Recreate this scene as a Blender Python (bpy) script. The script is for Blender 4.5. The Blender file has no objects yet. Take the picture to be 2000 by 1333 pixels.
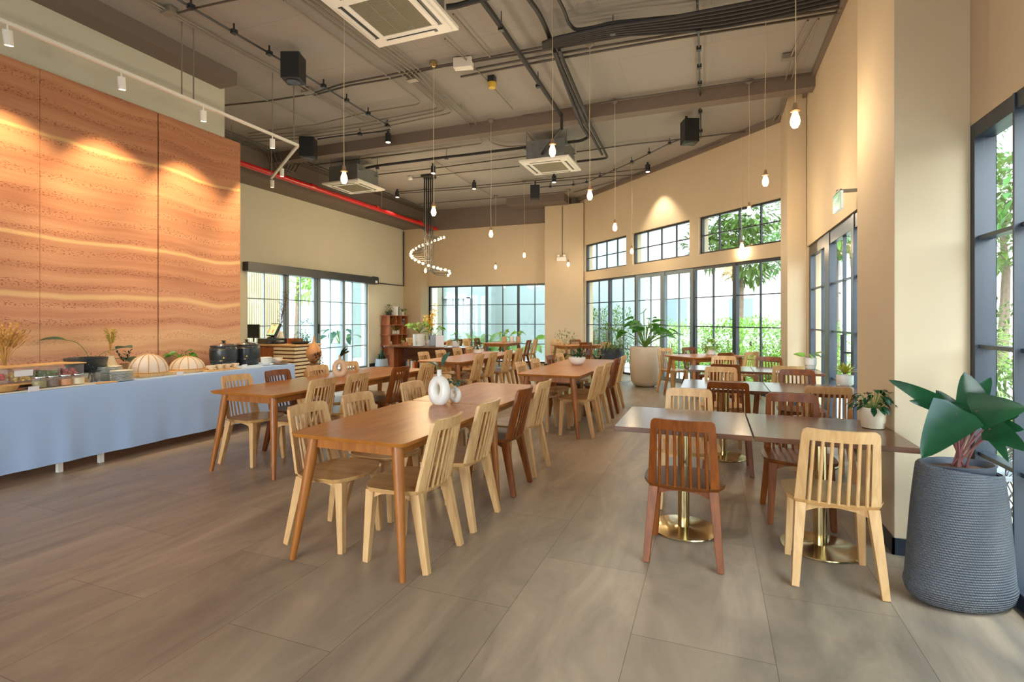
import bpy, math, random
from mathutils import Vector, Matrix
random.seed(7)
PI = math.pi
sc = bpy.context.scene
COL = sc.collection

# ------------------------------------------------------------------ camera, exposure, sky
F, CAMH, HORIZON = 1015.0, 1.42, 624.0          # focal length in pixels of the 2000 x 1333 frame
YAW = math.atan(390 / F)
FW = (-math.sin(YAW), math.cos(YAW)); RT = (math.cos(YAW), math.sin(YAW))
cd = bpy.data.cameras.new('camera'); cam = bpy.data.objects.new('camera', cd); COL.objects.link(cam)
cam.location = (0, 0, CAMH); cam.rotation_euler = (PI / 2, 0, YAW)
cd.sensor_width = 36; cd.lens = F / 2000 * 36; cd.shift_y = -(666.5 - HORIZON) / 2000
cd.clip_start = 0.02; cd.clip_end = 300
sc.camera = cam
sc.view_settings.view_transform = 'Standard'; sc.view_settings.look = 'None'
sc.view_settings.exposure = 0.92; sc.view_settings.gamma = 1.0; sc.view_settings.use_curve_mapping = False
sc.cycles.use_denoising = True
sc.cycles.max_bounces = 10; sc.cycles.diffuse_bounces = 5; sc.cycles.glossy_bounces = 4
sc.cycles.transparent_max_bounces = 16; sc.cycles.sample_clamp_indirect = 6
sc.cycles.caustics_reflective = False; sc.cycles.caustics_refractive = False

SKY = 3.0
w = bpy.data.worlds.new('sky'); sc.world = w; w.use_nodes = True
wn = w.node_tree.nodes; wl = w.node_tree.links; wn.clear()
wo = wn.new('ShaderNodeOutputWorld'); bg = wn.new('ShaderNodeBackground')
tc = wn.new('ShaderNodeTexCoord'); sx = wn.new('ShaderNodeSeparateXYZ'); wl.new(tc.outputs['Generated'], sx.inputs[0])
# hazy overcast sky, with an added bright side behind the camera to fill the room
dt = wn.new('ShaderNodeVectorMath'); dt.operation = 'DOT_PRODUCT'; wl.new(tc.outputs['Generated'], dt.inputs[0])
sd = Vector((-0.15, -0.9, 0.3)).normalized(); dt.inputs[1].default_value = sd
mr = wn.new('ShaderNodeMapRange'); mr.inputs['From Min'].default_value = 0.0; mr.inputs['From Max'].default_value = 1.0
mr.inputs['To Min'].default_value = 0.6; mr.inputs['To Max'].default_value = 3.7; wl.new(dt.outputs['Value'], mr.inputs['Value'])
mul = wn.new('ShaderNodeMath'); mul.operation = 'MULTIPLY'; mul.inputs[1].default_value = SKY; wl.new(mr.outputs[0], mul.inputs[0])
cr = wn.new('ShaderNodeValToRGB'); wl.new(sx.outputs['Z'], cr.inputs[0])
cr.color_ramp.elements[0].position = 0.0; cr.color_ramp.elements[0].color = (0.95, 0.97, 1.0, 1)
cr.color_ramp.elements[1].position = 0.8; cr.color_ramp.elements[1].color = (0.66, 0.82, 1.0, 1)
wl.new(cr.outputs[0], bg.inputs[0]); wl.new(mul.outputs[0], bg.inputs[1]); wl.new(bg.outputs[0], wo.inputs[0])

def portal(loc, rot, sxx, syy):
    l = bpy.data.lights.new('window_portal', 'AREA'); l.shape = 'RECTANGLE'; l.size = sxx; l.size_y = syy
    l.cycles.is_portal = True
    o = bpy.data.objects.new('window_portal', l); COL.objects.link(o); o.location = loc; o.rotation_euler = rot
sl = bpy.data.lights.new('sun', 'SUN'); sl.energy = 2.2; sl.angle = math.radians(6); sl.color = (1.0, 0.94, 0.84)
so = bpy.data.objects.new('sun', sl); COL.objects.link(so)
so.rotation_euler = Vector((-0.25, 0.35, -0.9)).to_track_quat('-Z', 'Y').to_euler()

# ------------------------------------------------------------------ pixel helpers (a pixel on a known real plane -> a point)
def at(px, py, z=0.0):
    D = F * (CAMH - z) / (py - HORIZON); L = D * (px - 1000) / F
    return Vector((D * FW[0] + L * RT[0], D * FW[1] + L * RT[1], z))
def onX(px, X, py=None):
    t = (px - 1000) / F; dx = FW[0] + t * RT[0]; dy = FW[1] + t * RT[1]; D = X / dx
    return Vector((X, D * dy, 0 if py is None else CAMH - (py - HORIZON) * D / F))
def onY(px, Y, py=None):
    t = (px - 1000) / F; dx = FW[0] + t * RT[0]; dy = FW[1] + t * RT[1]; D = Y / dy
    return Vector((D * dx, Y, 0 if py is None else CAMH - (py - HORIZON) * D / F))
def onD(px, py, D):
    L = D * (px - 1000) / F
    return Vector((D * FW[0] + L * RT[0], D * FW[1] + L * RT[1], CAMH - (py - HORIZON) * D / F))
def onW(px, c=11.4, py=None):                      # the oblique wall x + y = c
    t = (px - 1000) / F; dx = FW[0] + t * RT[0]; dy = FW[1] + t * RT[1]; D = c / (dx + dy)
    return Vector((D * dx, D * dy, 0 if py is None else CAMH - (py - HORIZON) * D / F))

# ------------------------------------------------------------------ materials
def srgb(r, g, b):
    f = lambda c: (c / 255 / 12.92) if c / 255 <= 0.04045 else ((c / 255 + 0.055) / 1.055) ** 2.4
    return (f(r), f(g), f(b), 1)
def newmat(name):
    m = bpy.data.materials.new(name); m.use_nodes = True
    n = m.node_tree.nodes; b = n['Principled BSDF']
    return m, n, m.node_tree.links, b
def setspec(b, v):
    for k in ('Specular IOR Level', 'Specular'):
        if k in b.inputs: b.inputs[k].default_value = v; return
def mat(name, col, rough=0.5, metal=0.0, var=0.0, vscale=6.0, bump=0.0, bscale=40.0, spec=0.5, trans=0.0, emit=None, estr=0.0, alpha=1.0):
    m, n, l, b = newmat(name)
    b.inputs['Base Color'].default_value = col; b.inputs['Roughness'].default_value = rough; b.inputs['Metallic'].default_value = metal
    setspec(b, spec)
    if trans: b.inputs['Transmission Weight'].default_value = trans
    if emit: b.inputs['Emission Color'].default_value = emit; b.inputs['Emission Strength'].default_value = estr
    if alpha < 1: b.inputs['Alpha'].default_value = alpha
    if var or bump:
        t = n.new('ShaderNodeTexCoord')
        ns = n.new('ShaderNodeTexNoise'); ns.inputs['Scale'].default_value = vscale; ns.inputs['Detail'].default_value = 4
        l.new(t.outputs['Object'], ns.inputs['Vector'])
        if var:
            r = n.new('ShaderNodeValToRGB'); r.color_ramp.elements[0].position = 0.3; r.color_ramp.elements[1].position = 0.7
            r.color_ramp.elements[0].color = tuple(c * (1 - var) for c in col[:3]) + (1,)
            r.color_ramp.elements[1].color = tuple(min(1, c * (1 + var)) for c in col[:3]) + (1,)
            l.new(ns.outputs['Fac'], r.inputs[0]); l.new(r.outputs[0], b.inputs['Base Color'])
        if bump:
            nb = n.new('ShaderNodeTexNoise'); nb.inputs['Scale'].default_value = bscale; l.new(t.outputs['Object'], nb.inputs['Vector'])
            bp = n.new('ShaderNodeBump'); bp.inputs['Strength'].default_value = bump; bp.inputs['Distance'].default_value = 0.01
            l.new(nb.outputs['Fac'], bp.inputs['Height']); l.new(bp.outputs[0], b.inputs['Normal'])
    return m
def wood(name, c1, c2, rough=0.35, stretch=(14, 14, 1.2), scale=2.2, coat=0.0):
    m, n, l, b = newmat(name)
    t = n.new('ShaderNodeTexCoord'); mp = n.new('ShaderNodeMapping'); mp.inputs['Scale'].default_value = stretch
    l.new(t.outputs['Object'], mp.inputs[0])
    ns = n.new('ShaderNodeTexNoise'); ns.inputs['Scale'].default_value = scale; ns.inputs['Detail'].default_value = 5; ns.inputs['Distortion'].default_value = 0.6
    l.new(mp.outputs[0], ns.inputs['Vector'])
    r = n.new('ShaderNodeValToRGB'); r.color_ramp.elements[0].position = 0.32; r.color_ramp.elements[1].position = 0.68
    r.color_ramp.elements[0].color = c1; r.color_ramp.elements[1].color = c2
    l.new(ns.outputs['Fac'], r.inputs[0]); l.new(r.outputs[0], b.inputs['Base Color'])
    b.inputs['Roughness'].default_value = rough; setspec(b, .35)
    if coat: b.inputs['Coat Weight'].default_value = coat; b.inputs['Coat Roughness'].default_value = 0.12
    return m
M = {}
M['wall'] = mat('cream_plaster', srgb(202, 182, 150), 0.75, var=0.035, vscale=1.3, bump=0.05, bscale=9)
M['wall_g'] = mat('pale_plaster', srgb(210, 205, 184), 0.75, var=0.03, vscale=1.1, bump=0.05, bscale=9)
M['black'] = mat('black_metal', srgb(34, 38, 42), 0.38, spec=0.6)
M['slate'] = mat('slate_blue_frame', srgb(36, 45, 56), 0.35, spec=0.6)
M['greyframe'] = mat('grey_frame', srgb(120, 136, 142), 0.35)
M['duct'] = mat('black_insulation', srgb(42, 39, 38), 0.6)
M['conduit'] = mat('taupe_conduit', srgb(128, 120, 108), 0.4, spec=0.5)
M['conduit_d'] = mat('dark_conduit', srgb(74, 66, 58), 0.45)
M['red'] = mat('red_pipe_paint', srgb(196, 22, 24), 0.3, spec=0.6)
M['white'] = mat('white_plastic', srgb(236, 232, 222), 0.4)
M['grille'] = mat('grey_grille', srgb(150, 143, 118), 0.6)
M['speaker'] = mat('black_speaker', srgb(26, 28, 30), 0.5, bump=0.2, bscale=300)
M['zinc'] = mat('galvanised_steel', srgb(150, 152, 150), 0.35, metal=0.7, var=0.15, vscale=8)
M['light'] = wood('beech_wood', srgb(190, 146, 94), srgb(212, 172, 120), 0.38)
M['dark'] = wood('red_brown_wood', srgb(98, 47, 8), srgb(134, 70, 18), 0.42)
M['lightseat'] = wood('beech_seat', srgb(178, 132, 78), srgb(202, 158, 102), 0.32, stretch=(9, 1.2, 9))
M['darkseat'] = wood('red_brown_seat', srgb(88, 46, 16), srgb(116, 64, 24), 0.36, stretch=(9, 1.2, 9))
M['table'] = wood('honey_tabletop', srgb(162, 94, 32), srgb(190, 121, 50), 0.32, stretch=(6, 0.7, 6), scale=1.6)
M['tleg'] = wood('honey_leg', srgb(142, 82, 32), srgb(168, 104, 44), 0.32)
M['walnut'] = wood('walnut_tabletop', srgb(92, 60, 42), srgb(116, 80, 58), 0.2, stretch=(0.7, 6, 6), scale=1.8)
M['brass'] = mat('polished_brass', srgb(208, 186, 138), 0.2, metal=1.0)
M['cloth'] = mat('pale_blue_cloth', srgb(168, 196, 238), 0.8, bump=0.15, bscale=4)
M['ceramic'] = mat('white_ceramic', srgb(228, 226, 218), 0.25)
M['cream'] = mat('cream_ceramic', srgb(222, 208, 180), 0.35, var=0.04)
M['clay'] = mat('terracotta_clay', srgb(178, 118, 80), 0.75, var=0.08, vscale=9)
M['tan'] = mat('tan_ceramic', srgb(205, 170, 135), 0.6)
M['soil'] = mat('brown_soil', srgb(84, 54, 36), 0.95, var=0.5, vscale=40, bump=0.8, bscale=60)
M['stonepot'] = mat('beige_stone_pot', srgb(206, 188, 164), 0.45, var=0.03)
M['bluegrey'] = mat('blue_grey_pot', srgb(150, 160, 170), 0.55)
M['charcoal'] = mat('charcoal_pot', srgb(52, 56, 66), 0.5)
M['concrete'] = mat('pale_concrete', srgb(200, 200, 194), 0.8, var=0.05, vscale=2)
M['slat'] = mat('beige_slat', srgb(214, 200, 172), 0.6)
M['shelf'] = wood('shelf_wood', srgb(142, 78, 44), srgb(176, 106, 66), 0.5)
M['palewood'] = wood('pale_wood', srgb(200, 160, 110), srgb(222, 186, 138), 0.5)
M['plate'] = mat('grey_white_plate', srgb(226, 230, 226), 0.3)
M['kettle'] = mat('black_enamel', srgb(34, 42, 50), 0.3, spec=0.6)
M['chrome'] = mat('chrome', srgb(210, 210, 210), 0.12, metal=1.0)
M['paper'] = mat('white_card', srgb(232, 230, 236), 0.7)
M['gold'] = mat('yellow_label', srgb(214, 180, 70), 0.5)
M['gourd'] = mat('tan_gourd', srgb(196, 142, 92), 0.5, var=0.12, vscale=7)
M['dried'] = mat('dried_grass', srgb(196, 156, 84), 0.85, var=0.15, vscale=20)
M['driedg'] = mat('green_gold_grass', srgb(172, 160, 62), 0.85, var=0.15, vscale=20)
M['brownflower'] = mat('brown_dried_flower', srgb(96, 62, 40), 0.85, var=0.3, vscale=20)
M['net'] = mat('white_mesh_net', srgb(238, 234, 228), 0.8, alpha=0.55)
M['rattan'] = mat('rattan', srgb(188, 146, 92), 0.6, var=0.15, vscale=30)
M['cord'] = mat('cream_cord', srgb(206, 192, 160), 0.6)
M['socket'] = mat('brown_socket', srgb(150, 120, 90), 0.4)
M['bulb'] = mat('glowing_bulb', (1, 0.75, 0.4, 1), 0.3, emit=(1.0, 0.62, 0.26, 1), estr=7)
M['bulbs'] = mat('small_glowing_bulb', (1, 0.8, 0.5, 1), 0.3, emit=(1.0, 0.72, 0.38, 1), estr=6)
M['lens'] = mat('lit_lens', (1, 0.9, 0.7, 1), 0.3, emit=(1.0, 0.82, 0.55, 1), estr=9)
M['exit'] = mat('exit_green', srgb(20, 120, 84), 0.4, emit=srgb(60, 176, 130), estr=0.2)
M['exitw'] = mat('exit_white', srgb(240, 250, 246), 0.4, emit=(0.9, 1, 0.97, 1), estr=.15)
M['books'] = [mat('book_' + n, srgb(*c), 0.6) for n, c in (('cream', (226, 216, 198)), ('black', (36, 34, 34)), ('white', (236, 236, 234)), ('orange', (206, 120, 60)), ('blue', (90, 120, 150)), ('tan', (190, 150, 110)))]
M['glassjar'] = mat('clear_glass', (0.9, 0.95, 0.95, 1), 0.05, alpha=0.13, spec=0.8)
for k, c in dict(leaf=(78, 136, 50), leafl=(142, 182, 78), leafd=(30, 74, 44), leafb=(64, 112, 100), leafy=(176, 176, 60), fern=(150, 184, 84), olive=(92, 116, 52), purple=(92, 100, 52)).items():
    mm, n, l, b = newmat('leaf_' + k)
    col = srgb(*c); t = n.new('ShaderNodeTexCoord'); ns = n.new('ShaderNodeTexNoise'); ns.inputs['Scale'].default_value = 7
    l.new(t.outputs['Object'], ns.inputs['Vector']); r = n.new('ShaderNodeValToRGB')
    r.color_ramp.elements[0].position = 0.3; r.color_ramp.elements[1].position = 0.7
    r.color_ramp.elements[0].color = tuple(x * 0.7 for x in col[:3]) + (1,); r.color_ramp.elements[1].color = tuple(min(1, x * 1.25) for x in col[:3]) + (1,)
    l.new(ns.outputs['Fac'], r.inputs[0]); l.new(r.outputs[0], b.inputs['Base Color']); b.inputs['Roughness'].default_value = 0.35 if k != 'leafd' else 0.22
    tr = n.new('ShaderNodeBsdfTranslucent'); l.new(r.outputs[0], tr.inputs[0]); mx = n.new('ShaderNodeMixShader'); mx.inputs[0].default_value = 0.35
    out = n['Material Output']; l.new(b.outputs[0], mx.inputs[1]); l.new(tr.outputs[0], mx.inputs[2]); l.new(mx.outputs[0], out.inputs[0])
    M[k] = mm
M['stem'] = mat('red_stem', srgb(120, 72, 70), 0.5)
M['stemg'] = mat('green_stem', srgb(104, 132, 60), 0.5)
M['bark'] = mat('bark', srgb(110, 92, 76), 0.9, var=0.2, vscale=10, bump=0.6, bscale=20)
def glass(name='window_glass', tint=(0.93, 0.97, 0.965, 1)):
    m = bpy.data.materials.new(name); m.use_nodes = True; n = m.node_tree.nodes; l = m.node_tree.links; n.clear()
    o = n.new('ShaderNodeOutputMaterial'); t = n.new('ShaderNodeBsdfTransparent'); g = n.new('ShaderNodeBsdfGlossy'); mx = n.new('ShaderNodeMixShader')
    t.inputs[0].default_value = tint; g.inputs['Roughness'].default_value = 0.02
    ge = n.new('ShaderNodeNewGeometry'); dp = n.new('ShaderNodeVectorMath'); dp.operation = 'DOT_PRODUCT'; l.new(ge.outputs['Incoming'], dp.inputs[0]); l.new(ge.outputs['Normal'], dp.inputs[1])
    def mt(op, a, b_=None):
        x = n.new('ShaderNodeMath'); x.operation = op
        for i_, q_ in enumerate((a, b_)):
            if q_ is None: continue
            if isinstance(q_, (int, float)): x.inputs[i_].default_value = q_
            else: l.new(q_, x.inputs[i_])
        return x.outputs[0]
    sch = mt('ADD', mt('MULTIPLY', mt('POWER', mt('SUBTRACT', 1.0, mt('ABSOLUTE', dp.outputs['Value'])), 5.0), 0.7), 0.06)
    l.new(sch, mx.inputs[0]); l.new(t.outputs[0], mx.inputs[1]); l.new(g.outputs[0], mx.inputs[2]); l.new(mx.outputs[0], o.inputs[0])
    return m
M['glass'] = glass('tinted_glass', (0.70, 0.76, 0.755, 1)); M['glassc'] = glass()
def floor_mat():
    m, n, l, b = newmat('stone_floor_tiles')
    t = n.new('ShaderNodeTexCoord'); mp = n.new('ShaderNodeMapping'); mp.inputs['Rotation'].default_value = (0, 0, PI / 2); mp.inputs['Location'].default_value = (0.61, 0.34, 0)
    l.new(t.outputs['Object'], mp.inputs[0])
    br = n.new('ShaderNodeTexBrick'); br.offset = 0.5; br.inputs['Scale'].default_value = 1.0; br.inputs['Brick Width'].default_value = 1.18; br.inputs['Row Height'].default_value = 0.588
    br.inputs['Mortar Size'].default_value = 0.0015; br.inputs['Mortar Smooth'].default_value = 0.0; br.inputs['Bias'].default_value = 0.0
    br.inputs['Color1'].default_value = srgb(170, 152, 131); br.inputs['Color2'].default_value = srgb(156, 141, 121); br.inputs['Mortar'].default_value = srgb(104, 92, 80)
    l.new(mp.outputs[0], br.inputs['Vector'])
    # streaky clouding, its direction differs a little from tile to tile through the distortion
    m2 = n.new('ShaderNodeMapping'); m2.inputs['Scale'].default_value = (1.4, 0.45, 1); m2.inputs['Rotation'].default_value = (0, 0, 0.9); l.new(t.outputs['Object'], m2.inputs[0])
    n1 = n.new('ShaderNodeTexNoise'); n1.inputs['Scale'].default_value = 1.6; n1.inputs['Detail'].default_value = 9; n1.inputs['Distortion'].default_value = 1.4; n1.inputs['Roughness'].default_value = 0.62
    l.new(m2.outputs[0], n1.inputs['Vector'])
    r = n.new('ShaderNodeValToRGB'); r.color_ramp.elements[0].position = 0.3; r.color_ramp.elements[0].color = (0.58, 0.58, 0.60, 1); r.color_ramp.elements[1].position = 0.72; r.color_ramp.elements[1].color = (1.22, 1.2, 1.15, 1)
    l.new(n1.outputs['Fac'], r.inputs[0])
    mx = n.new('ShaderNodeMix'); mx.data_type = 'RGBA'; mx.blend_type = 'MULTIPLY'; mx.inputs[0].default_value = 1
    l.new(br.outputs['Color'], mx.inputs[6]); l.new(r.outputs[0], mx.inputs[7]); l.new(mx.outputs[2], b.inputs['Base Color'])
    b.inputs['Roughness'].default_value = 0.36
    bp = n.new('ShaderNodeBump'); bp.inputs['Strength'].default_value = 0.08; bp.inputs['Distance'].default_value = 0.003; l.new(n1.outputs['Fac'], bp.inputs['Height']); l.new(bp.outputs[0], b.inputs['Normal'])
    return m
M['floor'] = floor_mat()
def ceil_mat():
    m, n, l, b = newmat('grey_painted_slab')
    t = n.new('ShaderNodeTexCoord'); br = n.new('ShaderNodeTexBrick'); br.offset = 0.5; br.inputs['Scale'].default_value = 1.0; br.inputs['Brick Width'].default_value = 2.4; br.inputs['Row Height'].default_value = 1.2
    br.inputs['Mortar Size'].default_value = 0.004; c = srgb(150, 145, 138); br.inputs['Color1'].default_value = c; br.inputs['Color2'].default_value = srgb(154, 149, 142); br.inputs['Mortar'].default_value = srgb(138, 133, 126)
    l.new(t.outputs['Object'], br.inputs['Vector']); l.new(br.outputs['Color'], b.inputs['Base Color']); b.inputs['Roughness'].default_value = 0.8
    return m
M['ceil'] = ceil_mat()
M['beam'] = mat('taupe_beam_paint', srgb(116, 102, 90), 0.7)
def earth_mat():
    m, n, l, b = newmat('rammed_earth')
    t = n.new('ShaderNodeTexCoord'); sp = n.new('ShaderNodeSeparateXYZ'); l.new(t.outputs['Object'], sp.inputs[0])
    def mth(op, a, c, v=None):
        x = n.new('ShaderNodeMath'); x.operation = op
        for i, q in enumerate((a, c, v)):
            if q is None: continue
            if isinstance(q, (int, float)): x.inputs[i].default_value = q
            else: l.new(q, x.inputs[i])
        return x.outputs[0]
    mpw = n.new('ShaderNodeMapping'); mpw.inputs['Scale'].default_value = (0, 1.0, 0.25); l.new(t.outputs['Object'], mpw.inputs[0])
    wv = n.new('ShaderNodeTexNoise'); wv.inputs['Scale'].default_value = 0.9; wv.inputs['Detail'].default_value = 2; l.new(mpw.outputs[0], wv.inputs['Vector'])
    zz = mth('ADD', sp.outputs['Z'], mth('MULTIPLY', mth('SUBTRACT', wv.outputs['Fac'], 0.5), 0.25))
    cb = n.new('ShaderNodeCombineXYZ'); l.new(mth('MULTIPLY', sp.outputs['Y'], 0.5), cb.inputs[1]); l.new(mth('MULTIPLY', zz, 10.0), cb.inputs[2])
    st = n.new('ShaderNodeTexNoise'); st.inputs['Scale'].default_value = 1.0; st.inputs['Detail'].default_value = 3; l.new(cb.outputs[0], st.inputs['Vector'])
    r = n.new('ShaderNodeValToRGB'); e = r.color_ramp.elements
    e[0].position = 0.3; e[0].color = srgb(176, 122, 96); e[1].position = 0.72; e[1].color = srgb(208, 160, 128)
    q = e.new(0.5); q.color = srgb(194, 142, 112)
    l.new(st.outputs['Fac'], r.inputs[0])
    # pebbly speckle in the lower half of each rammed layer
    saw = mth('FRACT', mth('MULTIPLY', zz, 5.2), 0.0)
    cs = n.new('ShaderNodeCombineXYZ'); l.new(mth('MULTIPLY', sp.outputs['Y'], 1.0), cs.inputs[1]); l.new(mth('MULTIPLY', sp.outputs['Z'], 2.2), cs.inputs[2])
    s1 = n.new('ShaderNodeTexNoise'); s1.inputs['Scale'].default_value = 38; s1.inputs['Detail'].default_value = 4; l.new(cs.outputs[0], s1.inputs['Vector'])
    msk = n.new('ShaderNodeTexNoise'); msk.inputs['Scale'].default_value = 1.6; l.new(cs.outputs[0], msk.inputs['Vector'])
    sp2 = mth('MULTIPLY', mth('GREATER_THAN', s1.outputs['Fac'], 0.565), mth('LESS_THAN', saw, mth('MULTIPLY', msk.outputs['Fac'], 0.7)))
    fine = n.new('ShaderNodeTexNoise'); fine.inputs['Scale'].default_value = 60; fine.inputs['Detail'].default_value = 3; l.new(t.outputs['Object'], fine.inputs['Vector'])
    mx = n.new('ShaderNodeMix'); mx.data_type = 'RGBA'; l.new(mth('MULTIPLY', sp2, 0.6), mx.inputs[0]); l.new(r.outputs[0], mx.inputs[6]); mx.inputs[7].default_value = srgb(112, 58, 34)
    # pale lime bands
    prev = mx.outputs[2]
    for z0, wd, st_ in ((3.34, 0.018, 0.6), (2.27, 0.018, 0.7), (1.66, 0.026, 0.6), (1.17, 0.12, 0.3)):
        d = mth('ABSOLUTE', mth('SUBTRACT', zz, z0), 0.0)
        f = n.new('ShaderNodeMapRange'); f.inputs['From Min'].default_value = wd * 0.5; f.inputs['From Max'].default_value = wd * 1.6; f.inputs['To Min'].default_value = st_; f.inputs['To Max'].default_value = 0
        l.new(d, f.inputs['Value']); m3 = n.new('ShaderNodeMix'); m3.data_type = 'RGBA'; l.new(f.outputs[0], m3.inputs[0]); l.new(prev, m3.inputs[6]); m3.inputs[7].default_value = srgb(232, 204, 152); prev = m3.outputs[2]
    # pinker clay low down; the upper wall's dim brown light put into the colour
    g = n.new('ShaderNodeMapRange'); g.inputs['From Min'].default_value = 1.0; g.inputs['From Max'].default_value = 3.6; l.new(zz, g.inputs['Value'])
    r2 = n.new('ShaderNodeValToRGB'); r2.color_ramp.elements[0].color = (1.0, 1.0, 1.06, 1); r2.color_ramp.elements[1].color = (0.86, 0.74, 0.60, 1); l.new(g.outputs[0], r2.inputs[0])
    m4 = n.new('ShaderNodeMix'); m4.data_type = 'RGBA'; m4.blend_type = 'MULTIPLY'; m4.inputs[0].default_value = 1; l.new(prev, m4.inputs[6]); l.new(r2.outputs[0], m4.inputs[7])
    l.new(m4.outputs[2], b.inputs['Base Color']); b.inputs['Roughness'].default_value = 0.85
    bp = n.new('ShaderNodeBump'); bp.inputs['Strength'].default_value = 0.4; bp.inputs['Distance'].default_value = 0.008
    l.new(mth('ADD', saw, mth('MULTIPLY', s1.outputs['Fac'], 1.2)), bp.inputs['Height']); l.new(bp.outputs[0], b.inputs['Normal'])
    return m
M['earth'] = earth_mat()
def weave_mat():
    m, n, l, b = newmat('grey_woven_pot'); b.inputs['Base Color'].default_value = srgb(98, 102, 108); b.inputs['Roughness'].default_value = 0.55
    t = n.new('ShaderNodeTexCoord'); sp = n.new('ShaderNodeSeparateXYZ'); l.new(t.outputs['Object'], sp.inputs[0])
    an = n.new('ShaderNodeMath'); an.operation = 'ARCTAN2'; l.new(sp.outputs[0], an.inputs[0]); l.new(sp.outputs[1], an.inputs[1])
    cb = n.new('ShaderNodeCombineXYZ'); l.new(an.outputs[0], cb.inputs[0]); l.new(sp.outputs[2], cb.inputs[1])
    mp = n.new('ShaderNodeMapping'); mp.inputs['Scale'].default_value = (7, 21, 1); l.new(cb.outputs[0], mp.inputs[0])
    br = n.new('ShaderNodeTexBrick'); br.inputs['Scale'].default_value = 1.0; br.inputs['Mortar Size'].default_value = 0.12; br.inputs['Mortar Smooth'].default_value = 1.0; br.inputs['Color1'].default_value = (1, 1, 1, 1); br.inputs['Color2'].default_value = (1, 1, 1, 1); br.inputs['Mortar'].default_value = (0, 0, 0, 1)
    l.new(mp.outputs[0], br.inputs['Vector']); bp = n.new('ShaderNodeBump'); bp.inputs['Strength'].default_value = 1.0; bp.inputs['Distance'].default_value = 0.012
    l.new(br.outputs['Color'], bp.inputs['Height']); l.new(bp.outputs[0], b.inputs['Normal'])
    return m
M['weave'] = weave_mat()
M['pave'] = mat('pale_paving', srgb(214, 208, 198), 0.8, var=0.05, vscale=1.5)
M['soilout'] = mat('garden_soil', srgb(110, 100, 70), 0.95, var=0.2)
M['bluewall'] = mat('pale_blue_render', srgb(150, 164, 162), 0.85, var=0.02, vscale=0.7)
M['creamwall'] = mat('cream_render', srgb(176, 168, 146), 0.85)
M['whitewall'] = mat('white_render', srgb(238, 236, 230), 0.85, var=0.02)

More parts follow.
